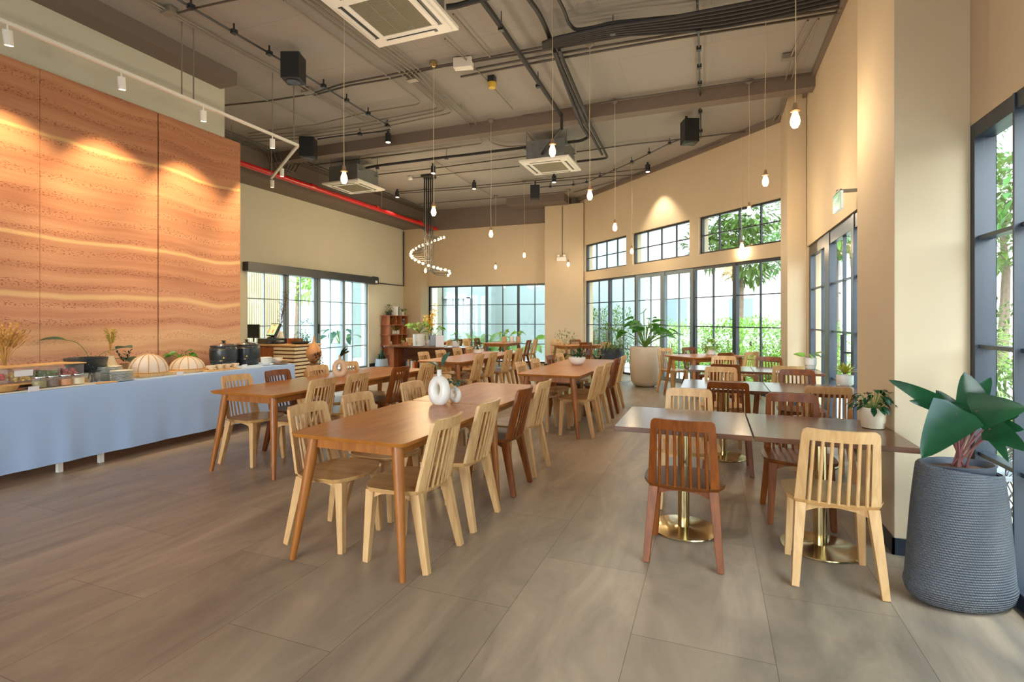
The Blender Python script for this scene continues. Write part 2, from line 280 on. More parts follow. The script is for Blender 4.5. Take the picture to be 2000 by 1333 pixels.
# ------------------------------------------------------------------ mesh builder
class MB:
    def __init__(s, T=None): s.v = []; s.f = []; s.T = T
    def add(s, vs, fs):
        o = len(s.v)
        for p in vs:
            p = Vector(p); s.v.append(tuple(s.T @ p if s.T is not None else p))
        s.f += [tuple(i + o for i in f) for f in fs]; return s
    def box(s, x0, x1, y0, y1, z0, z1):
        return s.add([(x0, y0, z0), (x1, y0, z0), (x1, y1, z0), (x0, y1, z0), (x0, y0, z1), (x1, y0, z1), (x1, y1, z1), (x0, y1, z1)],
                     [(0, 3, 2, 1), (4, 5, 6, 7), (0, 1, 5, 4), (1, 2, 6, 5), (2, 3, 7, 6), (3, 0, 4, 7)])
    def cbox(s, c, sz): return s.box(c[0] - sz[0] / 2, c[0] + sz[0] / 2, c[1] - sz[1] / 2, c[1] + sz[1] / 2, c[2] - sz[2] / 2, c[2] + sz[2] / 2)
    def bar(s, p0, p1, a0, b0, a1=None, b1=None, ref=(0, 1, 0)):          # a: along ref, b: across
        a1 = a0 if a1 is None else a1; b1 = b0 if b1 is None else b1
        p0, p1 = Vector(p0), Vector(p1); d = (p1 - p0).normalized(); r = Vector(ref); u = (r - d * r.dot(d)).normalized(); w_ = d.cross(u)
        vs = []
        for p, a, b in ((p0, a0, b0), (p1, a1, b1)):
            vs += [p - u * a / 2 - w_ * b / 2, p + u * a / 2 - w_ * b / 2, p + u * a / 2 + w_ * b / 2, p - u * a / 2 + w_ * b / 2]
        return s.add(vs, [(0, 3, 2, 1), (4, 5, 6, 7), (0, 1, 5, 4), (1, 2, 6, 5), (2, 3, 7, 6), (3, 0, 4, 7)])
    def tube(s, pts, r, seg=8, closed=False, cap=True):
        pts = [Vector(p) for p in pts]; n = len(pts); rs = r if isinstance(r, (list, tuple)) else [r] * n
        vs = []; fs = []; prev = None
        for i, p in enumerate(pts):
            if closed: t = pts[(i + 1) % n] - pts[i - 1]
            else: t = pts[min(i + 1, n - 1)] - pts[max(i - 1, 0)]
            t.normalize()
            if prev is None: ref = Vector((0, 0, 1)) if abs(t.z) < 0.9 else Vector((1, 0, 0)); u = t.cross(ref).normalized()
            else: u = (prev - t * prev.dot(t)).normalized()
            prev = u; w_ = t.cross(u)
            for k in range(seg):
                a = 2 * PI * k / seg; vs.append(p + (u * math.cos(a) + w_ * math.sin(a)) * rs[i])
        m = n if closed else n - 1
        for i in range(m):
            for k in range(seg):
                a = i * seg + k; b = i * seg + (k + 1) % seg; c = ((i + 1) % n) * seg + (k + 1) % seg; d = ((i + 1) % n) * seg + k
                fs.append((a, d, c, b))
        if cap and not closed: fs.append(tuple(range(seg))); fs.append(tuple(range((n - 1) * seg, n * seg))[::-1])
        return s.add(vs, fs)
    def lathe(s, prof, c=(0, 0, 0), seg=24, sx=1, sy=1):
        vs = []; fs = []
        for r, z in prof:
            for k in range(seg):
                a = 2 * PI * k / seg; vs.append((c[0] + r * math.cos(a) * sx, c[1] + r * math.sin(a) * sy, c[2] + z))
        for i in range(len(prof) - 1):
            for k in range(seg):
                a = i * seg + k; b = i * seg + (k + 1) % seg; fs.append((a, b, b + seg, a + seg))
        if prof[0][0] > 1e-6: fs.append(tuple(range(seg))[::-1])
        if prof[-1][0] > 1e-6: q = (len(prof) - 1) * seg; fs.append(tuple(range(q, q + seg)))
        return s.add(vs, fs)
    def prism(s, poly, z0, z1, inset=0.0):
        n = len(poly); cx = sum(p[0] for p in poly) / n; cy = sum(p[1] for p in poly) / n
        def ins(p, d):
            v = Vector((p[0] - cx, p[1] - cy)); L = v.length; return (cx + v.x * (L - d) / L, cy + v.y * (L - d) / L)
        vs = [ins(p, inset) + (z0,) for p in poly] + [(p[0], p[1], z1) for p in poly]
        return s.add(vs, [tuple(range(n))[::-1], tuple(range(n, 2 * n))] + [(i, (i + 1) % n, n + (i + 1) % n, n + i) for i in range(n)])
    def sphere(s, c, r, seg=12, rings=8, sz=1.0):
        return s.lathe([(max(r * math.sin(PI * i / rings), 0 if i in (0, rings) else 1e-4), -r * sz * math.cos(PI * i / rings)) for i in range(rings + 1)], c, seg)
    def build(s, name, m, parent=None, smooth=False, bevel=0.0, loc=None, rot=None):
        me = bpy.data.meshes.new(name); me.from_pydata(s.v, [], s.f); me.update()
        import bmesh
        bm = bmesh.new(); bm.from_mesh(me); bmesh.ops.remove_doubles(bm, verts=bm.verts, dist=1e-6) if len(s.v) < 4000 else None
        bmesh.ops.recalc_face_normals(bm, faces=bm.faces) if len(s.v) < 20000 else None
        bm.to_mesh(me); bm.free()
        me.materials.append(m)
        if smooth:
            me.shade_smooth()
            if smooth != 'all': me.set_sharp_from_angle(angle=math.radians(40))
        o = bpy.data.objects.new(name, me); COL.objects.link(o)
        if parent is not None: o.parent = parent
        if loc is not None: o.location = loc
        if rot is not None: o.rotation_euler = (0, 0, rot)
        if bevel:
            b = o.modifiers.new('bevel', 'BEVEL'); b.width = bevel; b.segments = 2; b.limit_method = 'ANGLE'; b.angle_limit = math.radians(35)
        return o
def tag(o, label, cat, group=None):
    o['label'] = label; o['category'] = cat
    if group: o['group'] = group
    return o
def thing(name, label, cat, loc=(0, 0, 0), rz=0.0, group=None):
    o = bpy.data.objects.new(name, None); COL.objects.link(o); o.empty_display_size = 0.1
    o.location = loc; o.rotation_euler = (0, 0, rz); return tag(o, label, cat, group)
def struct(name, mb, m, **k):
    o = mb.build(name, m, **k); o['kind'] = 'structure'; return o
KIDS = {}
def kids(o): return [c for c in bpy.data.objects if c.parent == o]
def dup(o, loc, rz, label, group=None, parent=None, tree=None):
    tree = tree or snapshot(o)
    def rec(node, par):
        c = node[0].copy(); COL.objects.link(c); c.parent = par
        for ch in node[1]: rec(ch, c)
        return c
    c = rec(tree, parent); c.location = loc; c.rotation_euler = (0, 0, rz); c['label'] = label
    if group: c['group'] = group
    return c
def snapshot(o): return (o, [snapshot(c) for c in kids(o)])
def Rz(a): return Matrix.Rotation(a, 3, 'Z')
def arc(p0, p1, p2, n=5): # quadratic curve
    p0, p1, p2 = Vector(p0), Vector(p1), Vector(p2)
    return [p0 * (1 - t) ** 2 + p1 * 2 * t * (1 - t) + p2 * t * t for t in [i / n for i in range(n + 1)]]

# ------------------------------------------------------------------ room shell
CEIL = 5.0; XR = 1.4; XL = -9.5; YB = 15.2; OBL = 11.4; XP = -6.55
OB = Vector((-3.8, 15.2, 0))                             # left end of the oblique wall
UD = Vector((1, -1, 0)).normalized(); UN = Vector((-1, -1, 0)).normalized()   # along / into the room
# floor
struct('floor', MB().prism([(XL - .3, -6), (XR + .3, -6), (XR + .3, 10.3), (-3.6, 15.3), (-3.6, 15.5), (XL - .3, 15.5)], -0.15, 0.0), M['floor'])
struct('ceiling', MB().prism([(XL - .3, -6), (XR + .3, -6), (XR + .3, 10.3), (-3.6, 15.3), (-3.6, 15.5), (XL - .3, 15.5)], CEIL, CEIL + 0.25), M['ceil'])
# left wall with door opening Y 8.54..12.86
LD0, LD1, HD = 8.54, 12.86, 2.52
struct('wall_left', MB().box(XL - .25, XL, 5.6, LD0, 0, CEIL).box(XL - .25, XL, LD1, YB + .3, 0, CEIL).box(XL - .25, XL, LD0, LD1, HD, CEIL), M['wall_g'])
# partition carrying the rammed earth panels
struct('wall_partition', MB().box(XL - .25, -6.75, -6, 5.67, 0, CEIL), M['wall_g'])
g1 = onX(309, XP).y; g2 = onX(78, XP).y
for k, (a, b) in enumerate(((-6, g2 - .002), (g2 + .002, g1 - .007), (g1 + .007, 5.77))):
    o = struct('wall_feature', MB().box(-6.748, XP, a, b, 0, 4.04), M['earth'])
# back wall
BW0, BW1 = -8.85, -4.62
struct('wall_back', MB().box(XL, BW0, YB, YB + .3, 0, CEIL).box(BW1, -3.6, YB, YB + .3, 0, CEIL).box(BW0, BW1, YB, YB + .3, HD, CEIL).box(BW0, BW1, YB, YB + .3, 0, 0.06), M['wall'])
struct('wall_back_pier', MB().box(XL, BW0 + .02, 14.72, YB, 0, 4.37).box(BW1 - .02, -3.47, 14.8, YB, 0, 4.8), M['wall'], bevel=0.004)
# oblique wall: u runs from OB to the right
def W(u, z=0, d=0): p = OB + UD * u + UN * d; return Vector((p.x, p.y, z))
def uW(px): return (onW(px) - OB).dot(UD)
UE = (Vector((1.4, 10.0, 0)) - OB).length + .05
TW = Matrix(((UD.x, -UN.x, 0), (UD.y, -UN.y, 0), (0, 0, 1)))
class MW(MB):
    def box(s, u0, u1, d0, d1, z0, z1):      # d: distance from the wall face, + outward
        t = MB().box(u0, u1, d0, d1, z0, z1)
        return s.add([OB + UD * p[0] - UN * p[1] + Vector((0, 0, p[2])) for p in t.v], t.f)
u_l, u_r = uW(1142), uW(1526)
cl = [(uW(1142), uW(1223)), (uW(1235), uW(1346.5)), (uW(1364), uW(1526))]
wb = MW().box(0, u_l, 0, .28, 0, CEIL).box(u_r, UE, 0, .28, 0, CEIL).box(u_l, u_r, 0, .28, 2.53, 2.79).box(u_l, u_r, 0, .28, 3.575, CEIL)
wb.box(cl[0][1], cl[1][0], 0, .28, 2.79, 3.575).box(cl[1][1], cl[2][0], 0, .28, 2.79, 3.575)
struct('wall_oblique', wb, M['wall'])
# corner pier, right wall, near pier
struct('wall_right_pier', MB().box(1.13, XR, 9.35, 10.2, 0, CEIL).box(1.03, XR, 3.76, 4.62, 0, CEIL), M['wall'], bevel=0.004)
RD0, RD1 = 5.35, 9.34; NW0, NW1 = -4.6, 3.80
struct('wall_right', MB().box(XR, XR + .28, 9.3, 10.3, 0, CEIL).box(XR, XR + .28, RD0, RD1, 2.56, CEIL).box(XR, XR + .11, NW1, RD0, 0, CEIL)
       .box(XR, XR + .28, NW0, NW1, 2.54, CEIL).box(XR, XR + .28, -6, NW0, 0, CEIL), M['wall'])
struct('wall_front', MB().box(-6.8, -6.4, -6.2, -6, 0, CEIL).box(-.6, XR + .3, -6.2, -6, 0, CEIL).box(-6.4, -.6, -6.2, -6, 3.0, CEIL), M['wall'])
# beams
struct('trim_1', MB().box(XL, XL + .62, 5.6, YB, 4.37, CEIL), M['beam'])
struct('trim_2', MB().box(XL, -3.5, 15.02, YB, 4.37, CEIL), M['beam'])
struct('trim_3', MB().box(XL + .62, XR, 8.58, 8.8, 4.79, CEIL), M['beam'])
struct('trim_4', MB().box(-5.65, -3.9, 14.25, 15.02, 4.78, CEIL), M['beam'])
struct('trim_5', MB().box(-6.75, -6.42, -6, 5.6, 4.81, CEIL), M['beam'])
struct('trim_6', MW().box(0, UE, -.10, 0, 4.9, CEIL), M['beam'])
struct('trim_7', MB().box(XR - .06, XR, 4.6, 9.4, 4.93, CEIL), M['beam'])
# baseboards
struct('baseboard_right', MB().box(1.018, XR, 3.748, 3.76, 0, .1).box(1.018, 1.03, 3.748, 4.632, 0, .1).box(1.118, XR, 9.338, 9.35, 0, .1).box(1.118, 1.13, 9.338, 10.2, 0, .1), M['slate'])
struct('baseboard_back', MB().box(XL, BW0 + .03, 14.708, 14.72, 0, .1).box(BW1 - .03, -3.46, 14.788, 14.8, 0, .1), M['black'])
struct('baseboard_left', MB().box(XL, XL + .012, LD1 + .05, 14.7, 0, .1).box(XL, XL + .012, 5.7, LD0 - .05, 0, .1), M['black'])

# ------------------------------------------------------------------ glazing
NWIN = [0]; NDOOR = [0]
def glazing(kind, P, U, N, u0, u1, z0, z1, thick, thin, hz, m=None, depth=.07, fw=.05, tw=.022, inner=0.06, bottom=None, gm='glass'):
    """P origin, U along, N into the room; thick: [(u, width)], thin: [u], hz: [z]"""
    m = m or M['black']
    if kind == 'window': NWIN[0] += 1; nm = 'window_%d' % NWIN[0]
    else: NDOOR[0] += 1; nm = 'door_%d' % NDOOR[0]
    root = bpy.data.objects.new(nm, None); COL.objects.link(root); root['kind'] = 'structure'
    def bx(mb, a, b, c, d, e, f):
        t = MB().box(a, b, c, d, e, f)
        mb.add([P + U * p[0] - N * p[1] + Vector((0, 0, p[2])) for p in t.v], t.f)
    d0 = inner; fr = MB()
    bx(fr, u0, u0 + fw, d0, d0 + depth, z0, z1); bx(fr, u1 - fw, u1, d0, d0 + depth, z0, z1)
    bx(fr, u0 + fw, u1 - fw, d0, d0 + depth, z1 - fw, z1); bx(fr, u0 + fw, u1 - fw, d0, d0 + depth, z0, z0 + (bottom or fw))
    fr.build('frame', m, root, bevel=.003)
    for (u, wd) in thick:
        t = MB(); bx(t, u - wd / 2, u + wd / 2, d0 - .01, d0 + depth + .01, z0, z1 - .002); t.build('mullion', m, root, bevel=.003)
    for i, u in enumerate(thin):
        t = MB(); bx(t, u - tw / 2, u + tw / 2, d0 + .015, d0 + depth - .015, z0 + .01, z1 - .01); t.build('muntin', m, root)
    for z in hz:
        t = MB(); bx(t, u0 + .01, u1 - .01, d0 + .018, d0 + depth - .018, z - tw / 2, z + tw / 2); t.build('muntin', m, root)
    edges = sorted([u0 + fw / 2] + [u for u, _ in thick] + [u1 - fw / 2])
    for a, b in zip(edges, edges[1:]):
        t = MB(); q = d0 + depth / 2
        t.add([P + U * a - N * q + Vector((0, 0, z0 + .02)), P + U * b - N * q + Vector((0, 0, z0 + .02)), P + U * b - N * q + Vector((0, 0, z1 - .02)), P + U * a - N * q + Vector((0, 0, z1 - .02))], [(0, 1, 2, 3)])
        t.build('pane', M[gm], root)
    return root
HZ = (1.885, 1.265, 0.655)
# oblique wall
glazing('window', OB, UD, UN, u_l, uW(1238), 0.0, 2.53, [(uW(1186), .07)], [uW(1165), uW(1212)], HZ, M['slate'])
glazing('door', OB, UD, UN, uW(1238), uW(1349), 0.0, 2.53, [(uW(1290), .15)], [uW(1265), uW(1320)], HZ, M['greyframe'], fw=.09)
glazing('window', OB, UD, UN, uW(1349), u_r, 0.0, 2.53, [(uW(1430), .09)], [uW(1387), uW(1479)], HZ, M['slate'], fw=.06)
for a, b in cl:
    glazing('window', OB, UD, UN, a, b, 2.79, 3.575, [], [a + (b - a) * k / 4 for k in (1, 2, 3)], [3.18], M['black'], fw=.04)
# back window
xb = lambda px: onY(px, YB).x
glazing('window', Vector((0, YB, 0)), Vector((1, 0, 0)), Vector((0, -1, 0)), BW0, BW1, 0.06, HD, [(xb(889), .06), (xb(948.5), .06), (xb(1010.5), .06)], [xb(862), xb(919), xb(980), xb(1043)], HZ, M['black'])
# left automatic door
yl = lambda px: onX(px, XL).y
ld = glazing('door', Vector((XL, 0, 0)), Vector((0, 1, 0)), Vector((1, 0, 0)), LD0, LD1, 0.0, HD, [(yl(557), .07), (yl(563.5), .1), (yl(618), .1), (yl(625.5), .1), (yl(673.5), .1)], [yl(520), yl(591), yl(649), yl(692)], HZ, M['greyframe'], inner=.04)
MB().box(XL - .06, XL - .01, yl(624) - .02, yl(624) + .02, 1.05, 1.3).build('door_handle', M['black'], ld)
MB().box(XL + .002, XL + .17, LD0 - .12, LD1 + .28, 2.47, 2.67).build('header_box', M['black'], ld, bevel=.006)
MB().box(XL + .17, XL + .176, LD1 + .1, LD1 + .2, 2.5, 2.57).build('sensor_plate', M['paper'], ld)
# right garden door
yr = lambda px: onX(px, XR).y
rd = glazing('door', Vector((XR, 0, 0)), Vector((0, 1, 0)), Vector((-1, 0, 0)), RD0, RD1, 0.0, 2.56, [(yr(1611), .3), (yr(1660), .12), (6.0, .12)], [yr(1597), yr(1637), 5.75], HZ, M['slate'], fw=.16, inner=.03)
hb = MB().bar((XR - .05, yr(1655), .85), (XR - .05, yr(1655), 1.25), .03, .03).bar((XR - .05, yr(1655), 1.05), (XR + .03, yr(1655), 1.05), .02, .02); hb.build('door_handle', M['black'], rd)
# near window wall
glazing('window', Vector((XR, 0, 0)), Vector((0, 1, 0)), Vector((-1, 0, 0)), NW0, NW1, 0.0, 2.54, [(3.285, .016), (2.3, .06), (1.1, .08), (-.1, .08), (-1.4, .08), (-3, .08)], [], HZ, M['slate'], fw=.085, inner=.0, depth=.10)
glazing('window', Vector((0, -6, 0)), Vector((1, 0, 0)), Vector((0, 1, 0)), -6.4, -.6, 0.0, 3.0, [(-4.9, .08), (-3.4, .08), (-2, .08)], [], (2.4,), M['slate'], gm='glassc')  # unseen rear window, opening added and sized to bring daylight into the room
portal(W((u_l + u_r) / 2, 1.27, -.3), (-PI / 2, 0, -PI / 4), u_r - u_l, 2.5)
portal(W((u_l + u_r) / 2, 3.18, -.3), (-PI / 2, 0, -PI / 4), u_r - u_l, .8)
portal(((BW0 + BW1) / 2, YB + .32, 1.3), (-PI / 2, 0, 0), BW1 - BW0, 2.5)
portal((XL - .3, (LD0 + LD1) / 2, 1.26), (0, -PI / 2, 0), 2.5, LD1 - LD0)
portal((XR + .3, (RD0 + RD1) / 2, 1.28), (0, PI / 2, 0), 2.56, RD1 - RD0)
portal((XR + .3, (NW0 + NW1) / 2, 1.28), (0, PI / 2, 0), 2.56, NW1 - NW0)
portal((-3.5, -6.3, 1.5), (PI / 2, 0, 0), 5.8, 3.0)

# ------------------------------------------------------------------ chairs
def make_chair(tone):
    fr, se = M[tone], M[tone + 'seat']
    t = thing('dining_chair', '', 'chair')
    out = []
    for i in range(9):
        a = -0.2 + 0.4 * i / 8; out.append((a, -0.232 + 0.05 * (a / .2) ** 2))
    out += [(.232, -.11), (.238, .02), (.232, .12)]
    for i in range(9):
        a = .205 - .41 * i / 8; out.append((a, .222 - .07 * (a / .205) ** 2))
    out += [(-.232, .12), (-.238, .02), (-.232, -.11)]
    MB().prism(out, .424, .452, .012).build('seat', se, t, bevel=.004)
    ap = MB()
    def arch(p0, p1, th=.02, d=.055):
        p0, p1 = Vector(p0), Vector(p1); u = (p1 - p0); L = u.length; u.normalize(); nn = Vector((-u.y, u.x, 0))
        prof = [(0, .426), (L, .426), (L, .426 - d), (L * .78, .426 - d * .45), (L * .5, .426 - .012), (L * .22, .426 - d * .45), (0, .426 - d)]
        vs = [p0 + u * a + nn * (s * th / 2) + Vector((0, 0, z)) for s in (-1, 1) for a, z in prof]
        n = len(prof); ap.add(vs, [tuple(range(n)), tuple(range(n, 2 * n))[::-1]] + [(i, i + n, (i + 1) % n + n, (i + 1) % n) for i in range(n)])
    arch((-.165, -.165, 0), (.165, -.165, 0)); arch((-.17, .13, 0), (.17, .13, 0)); arch((-.17, -.16, 0), (-.175, .13, 0)); arch((.17, -.16, 0), (.175, .13, 0))
    ap.build('apron', fr, t)
    for s in (-1, 1):
        MB().bar((s * .168, -.165, .425), (s * .203, -.255, 0), .06, .054, .038, .036).build('leg', fr, t, bevel=.003)
        MB().bar((s * .172, .135, .425), (s * .192, .158, 0), .056, .05, .036, .034).build('leg', fr, t, bevel=.003)
    # backrest frame: two stiles and a curved rail in one piece, leaning back
    def bp(x, z):   # point on the curved, leaning back surface
        k = (z - .45) / .4; half = .2 - .026 * k
        return Vector((x, -.185 - .045 * (1 - (x / half) ** 2) - .093 * k + .0, z))
    nx = 14; b = MB()
    def sheet(pts, th=.02):    # grid of surface points -> solid
        rows = len(pts); cols = len(pts[0]); vs = []; 
        for s in (-.5, .5):
            for r in pts:
                for p in r: vs.append(p + Vector((0, s * th, 0)))
        o = rows * cols; fs = []
        for i in range(rows - 1):
            for j in range(cols - 1):
                a = i * cols + j; fs.append((a, a + 1, a + cols + 1, a + cols)); fs.append((o + a, o + a + cols, o + a + cols + 1, o + a + 1))
        for j in range(cols - 1): fs.append((j, o + j, o + j + 1, j + 1)); a = (rows - 1) * cols + j; fs.append((a, a + 1, o + a + 1, o + a))
        for i in range(rows - 1): a = i * cols; fs.append((a, a + cols, o + a + cols, o + a)); a += cols - 1; fs.append((a, o + a, o + a + cols, a + cols))
        b.add(vs, fs)
    top = .852
    for s in (-1, 1):
        rows = []
        for i in range(7):
            z = .45 + (.79 - .45) * i / 6; h = .2 - .026 * (z - .45) / .4; wi = .05 - .012 * i / 6
            rows.append([bp(s * (h - wi * q), z) for q in (0, .5, 1)] if s > 0 else [bp(s * (h - wi * q), z) for q in (1, .5, 0)][::1])
        sheet(rows)
    cols = 17; rows = []
    for i, z0 in enumerate((.79, .815, .838, top)):
        r = []
        for j in range(cols):
            q = -1 + 2 * j / (cols - 1); h = .2 - .026 * (z0 - .45) / .4
            hh = h if i < 2 else (h - .004 if i == 2 else h - .022)
            r.append(bp(q * hh, z0))
        rows.append(r)
    sheet(rows, .022)
    bk = b.build('backrest', fr, t, smooth=True)
    for k in range(7):
        x = -.132 + .044 * k
        MB().tube([bp(x, .448), bp(x * .96, .62), bp(x * .92, .795)], .0088, 7).build('spindle', fr, bk, smooth=True)
    return t
PROTO = {k: None for k in ('light', 'dark')}
TREE = {}
def chair(tone, x, y, rz, label, group):
    rz += random.uniform(-.02, .02)
    if PROTO[tone] is None:
        o = make_chair(tone); PROTO[tone] = o; TREE[tone] = snapshot(o)
        o.location = (x, y, 0); o.rotation_euler = (0, 0, rz); o['label'] = label; o['group'] = group; return o
    return dup(PROTO[tone], (x, y, 0), rz, label, group, tree=TREE[tone])
L_, D_ = 'light', 'dark'
ORDN = ['first', 'second', 'third', 'fourth', 'fifth', 'sixth', 'seventh', 'eighth', 'ninth', 'tenth', 'eleventh', 'twelfth', 'thirteenth', 'fourteenth', 'fifteenth', 'sixteenth', 'seventeenth']
nm = {L_: 'light beech', D_: 'red-brown'}
def side(rows, x, rz, group, text):
    for (y, tone, w_) in rows: chair(tone, x, y, rz, '%s chair, %s %s' % (nm[tone], w_, text), group)
FACE_L, FACE_R = PI / 2, -PI / 2
ORD = ['nearest', 'second', 'third', 'farthest']
def four(tones, ys): return [(y, t, o) for y, t, o in zip(ys, tones, ORD)]
side(four((L_, L_, D_, L_), (2.73, 3.34, 4.08, 4.62)), -1.73, FACE_L, 'chairs at the front long table', 'on the aisle side of the front long table')
side(four((L_, L_, L_, L_), (2.76, 3.28, 4.05, 4.62)), -2.25, FACE_R, 'chairs at the front long table', 'on the buffet side of the front long table')
side(four((L_, L_, D_, L_), (4.03, 4.56, 5.38, 6.01)), -3.77, FACE_L, 'chairs at the long table by the buffet', 'on the right side of the table beside the buffet')
side(four((L_, D_, L_, L_), (3.94, 4.48, 5.10, 5.70)), -4.25, FACE_R, 'chairs at the long table by the buffet', 'on the left side of the table beside the buffet')
side(four((L_, L_, L_, L_), (7.76, 8.33, 9.08, 9.66)), -3.82, FACE_L, 'chairs at the middle long table', 'on the right side of the table before the planted console')
side(four((L_, L_, L_, L_), (7.88, 8.48, 9.16, 9.72)), -4.40, FACE_R, 'chairs at the middle long table', 'on the left side of the table before the planted console')
side(four((L_, L_, D_, L_), (6.34, 6.91, 7.66, 8.22)), -1.57, FACE_L, 'chairs at the centre aisle long table', 'on the right side of the white bowl planter table')
side(four((L_, L_, D_, L_), (6.45, 7.05, 7.80, 8.35)), -2.08, FACE_R, 'chairs at the centre aisle long table', 'on the left side of the white bowl planter table')
# far tables near the back window
side([(13.55, D_, 'nearer'), (14.15, L_, 'farther')], -4.98, FACE_L, 'chairs at the back window table', 'on the right side of the table at the back window')
side([(13.45, L_, 'nearer'), (14.2, D_, 'farther')], -6.32, FACE_R, 'chairs at the back window table', 'on the left side of the table at the back window')
side([(12.75, L_, 'nearest'), (13.35, D_, 'middle'), (13.95, L_, 'farthest')], -7.0, FACE_L, 'chairs behind the planted console', 'on the right side of the table behind the planted console')
side([(13.7, L_, 'single')], -8.35, FACE_R, 'chairs behind the planted console', 'on the left side of the table behind the planted console')
# pedestal rows along the right wall
def rows(spec, group):
    for (tone, x, y, rz, lab) in spec: chair(tone, x, y, rz, '%s chair %s' % (nm[tone], lab), group)
rows([(D_, -.155, 3.38, 0, 'seen from behind at the left half of the nearest pedestal tables'),
      (L_, .62, 3.38, 0, 'seen from behind at the right half of the nearest pedestal tables'),
      (L_, -.17, 4.19, PI, 'facing us behind the left half of the nearest pedestal tables'),
      (D_, .57, 4.17, PI, 'facing us behind the right half of the nearest pedestal tables')], 'chairs at the nearest pedestal tables')
rows([(D_, .14, 5.38, 0, 'seen from behind at the left half of the second pedestal row'),
      (L_, .92, 5.34, 0, 'seen from behind at the right half of the second pedestal row'),
      (L_, .10, 6.36, PI, 'facing us behind the left half of the second pedestal row'),
      (D_, .90, 6.34, PI, 'facing us behind the right half of the second pedestal row')], 'chairs at the second pedestal row')
rows([(D_, .16, 7.40, 0, 'seen from behind at the left half of the third pedestal row'),
      (L_, .88, 7.40, 0, 'seen from behind at the right half of the third pedestal row'),
      (L_, .18, 8.38, PI, 'facing us behind the left half of the third pedestal row'),
      (D_, .80, 8.42, PI, 'facing us behind the right half of the third pedestal row')], 'chairs at the third pedestal row')
# two long tables standing square to the oblique glass wall
def oblique_set(corner, tones, name):
    ax = Vector((1, 1, 0)).normalized(); pl = Vector((-1, 1, 0)).normalized(); c = Vector(corner).to_3d() if len(corner) == 3 else Vector((*corner, 0))
    rz_l = math.atan2(-pl.x * -1, pl.y * -1)
    for i, (al, s) in enumerate(((.38, 0), (1.0, 0), (.38, 1), (1.0, 1))):
        p = c + ax * al + (pl * .10 if s == 0 else pl * -.90)
        d = -pl if s == 0 else pl
        rz = math.atan2(d.y, d.x) - PI / 2
        chair(tones[i], p.x, p.y, rz, '%s chair at the %s %s of the table %s' % (nm[tones[i]], 'near' if al < .5 else 'far', 'left' if s == 0 else 'right', name), 'chairs ' + name)
oblique_set((-.87, 10.12), (L_, D_, D_, L_), 'under the wide garden windows')
oblique_set((-4.0, 13.2), (L_, D_, D_, L_), 'by the back column')

# ------------------------------------------------------------------ tables
def long_table(wd=.82, ln=1.33):
    t = thing('dining_table', '', 'table')
    def outl(w2, l2, bow, r=.05):
        pts = []
        for sx_, sy_ in ((1, -1), (1, 1), (-1, 1), (-1, -1)):
            cx, cy = sx_ * (w2 - r), sy_ * (l2 - r); a0 = {(1, -1): -PI / 2, (1, 1): 0, (-1, 1): PI / 2, (-1, -1): PI}[(sx_, sy_)]
            for k in range(5): pts.append((cx + r * math.cos(a0 + PI / 8 * k), cy + r * math.sin(a0 + PI / 8 * k)))
            if sx_ == sy_ * -1 and sx_ == 1: pts += [(w2 + bow * (1 - (q / .5 - 1) ** 2), -l2 + 2 * l2 * q) for q in (.2, .4, .6, .8)]
            if (sx_, sy_) == (-1, 1): pts += [(-w2 - bow * (1 - (q / .5 - 1) ** 2), l2 - 2 * l2 * q) for q in (.2, .4, .6, .8)]
        return pts
    MB().prism(outl(wd / 2 - .012, ln / 2, .014), .724, .75, .022).build('tabletop', M['table'], t, bevel=.004)
    ap = MB(); x, y = wd / 2 - .12, ln / 2 - .11
    for s in (-1, 1): ap.box(-x, x, s * y - .011, s * y + .011, .655, .724).box(s * x - .011, s * x + .011, -y, y, .655, .724)
    ap.build('apron', M['tleg'], t)
    for a in (-1, 1):
        for b in (-1, 1):
            MB().tube([(a * (x + .0), b * (y + .0), .724), (a * (x + .015), b * (y + .012), .6), (a * (wd / 2 - .03), b * (ln / 2 - .025), 0)], [.036, .034, .018], 10).build('leg', M['tleg'], t, smooth=True)
    return t
T0 = None; TT = None
def ltable(x, y, rz, label):
    global T0, TT
    if T0 is None:
        T0 = long_table(); TT = snapshot(T0); T0.location = (x, y, 0); T0.rotation_euler = (0, 0, rz); T0['label'] = label; T0['group'] = 'honey wood long tables'; return
    dup(T0, (x, y, 0), rz, label, 'honey wood long tables', tree=TT)
for nm_, x, y0 in (('long table with white ring vases in front', -1.935, 2.38), ('long table beside the buffet', -3.985, 3.5), ('long table before the planted console', -4.04, 7.25), ('long table with the white bowl planter', -1.85, 5.98)):
    ltable(x, y0 + .665, 0, 'near half of the honey wood ' + nm_)
    ltable(x, y0 + 1.335 + .665, 0, 'far half of the honey wood ' + nm_)
ltable(-5.65, 14.0 - .05, 0, 'honey wood table with pots standing at the back window')
ltable(-7.66, 13.35, 0, 'honey wood table hidden behind the planted console')
for c, l in (((-.87, 10.12), 'honey wood table standing at the wide garden windows'), ((-4.0, 13.2), 'honey wood table in the corner by the back column')):
    ax = Vector((1, 1, 0)).normalized(); pl = Vector((-1, 1, 0)).normalized(); p = Vector((*c, 0)) + ax * .665 - pl * .41
    ltable(p.x, p.y, -PI / 4, l)
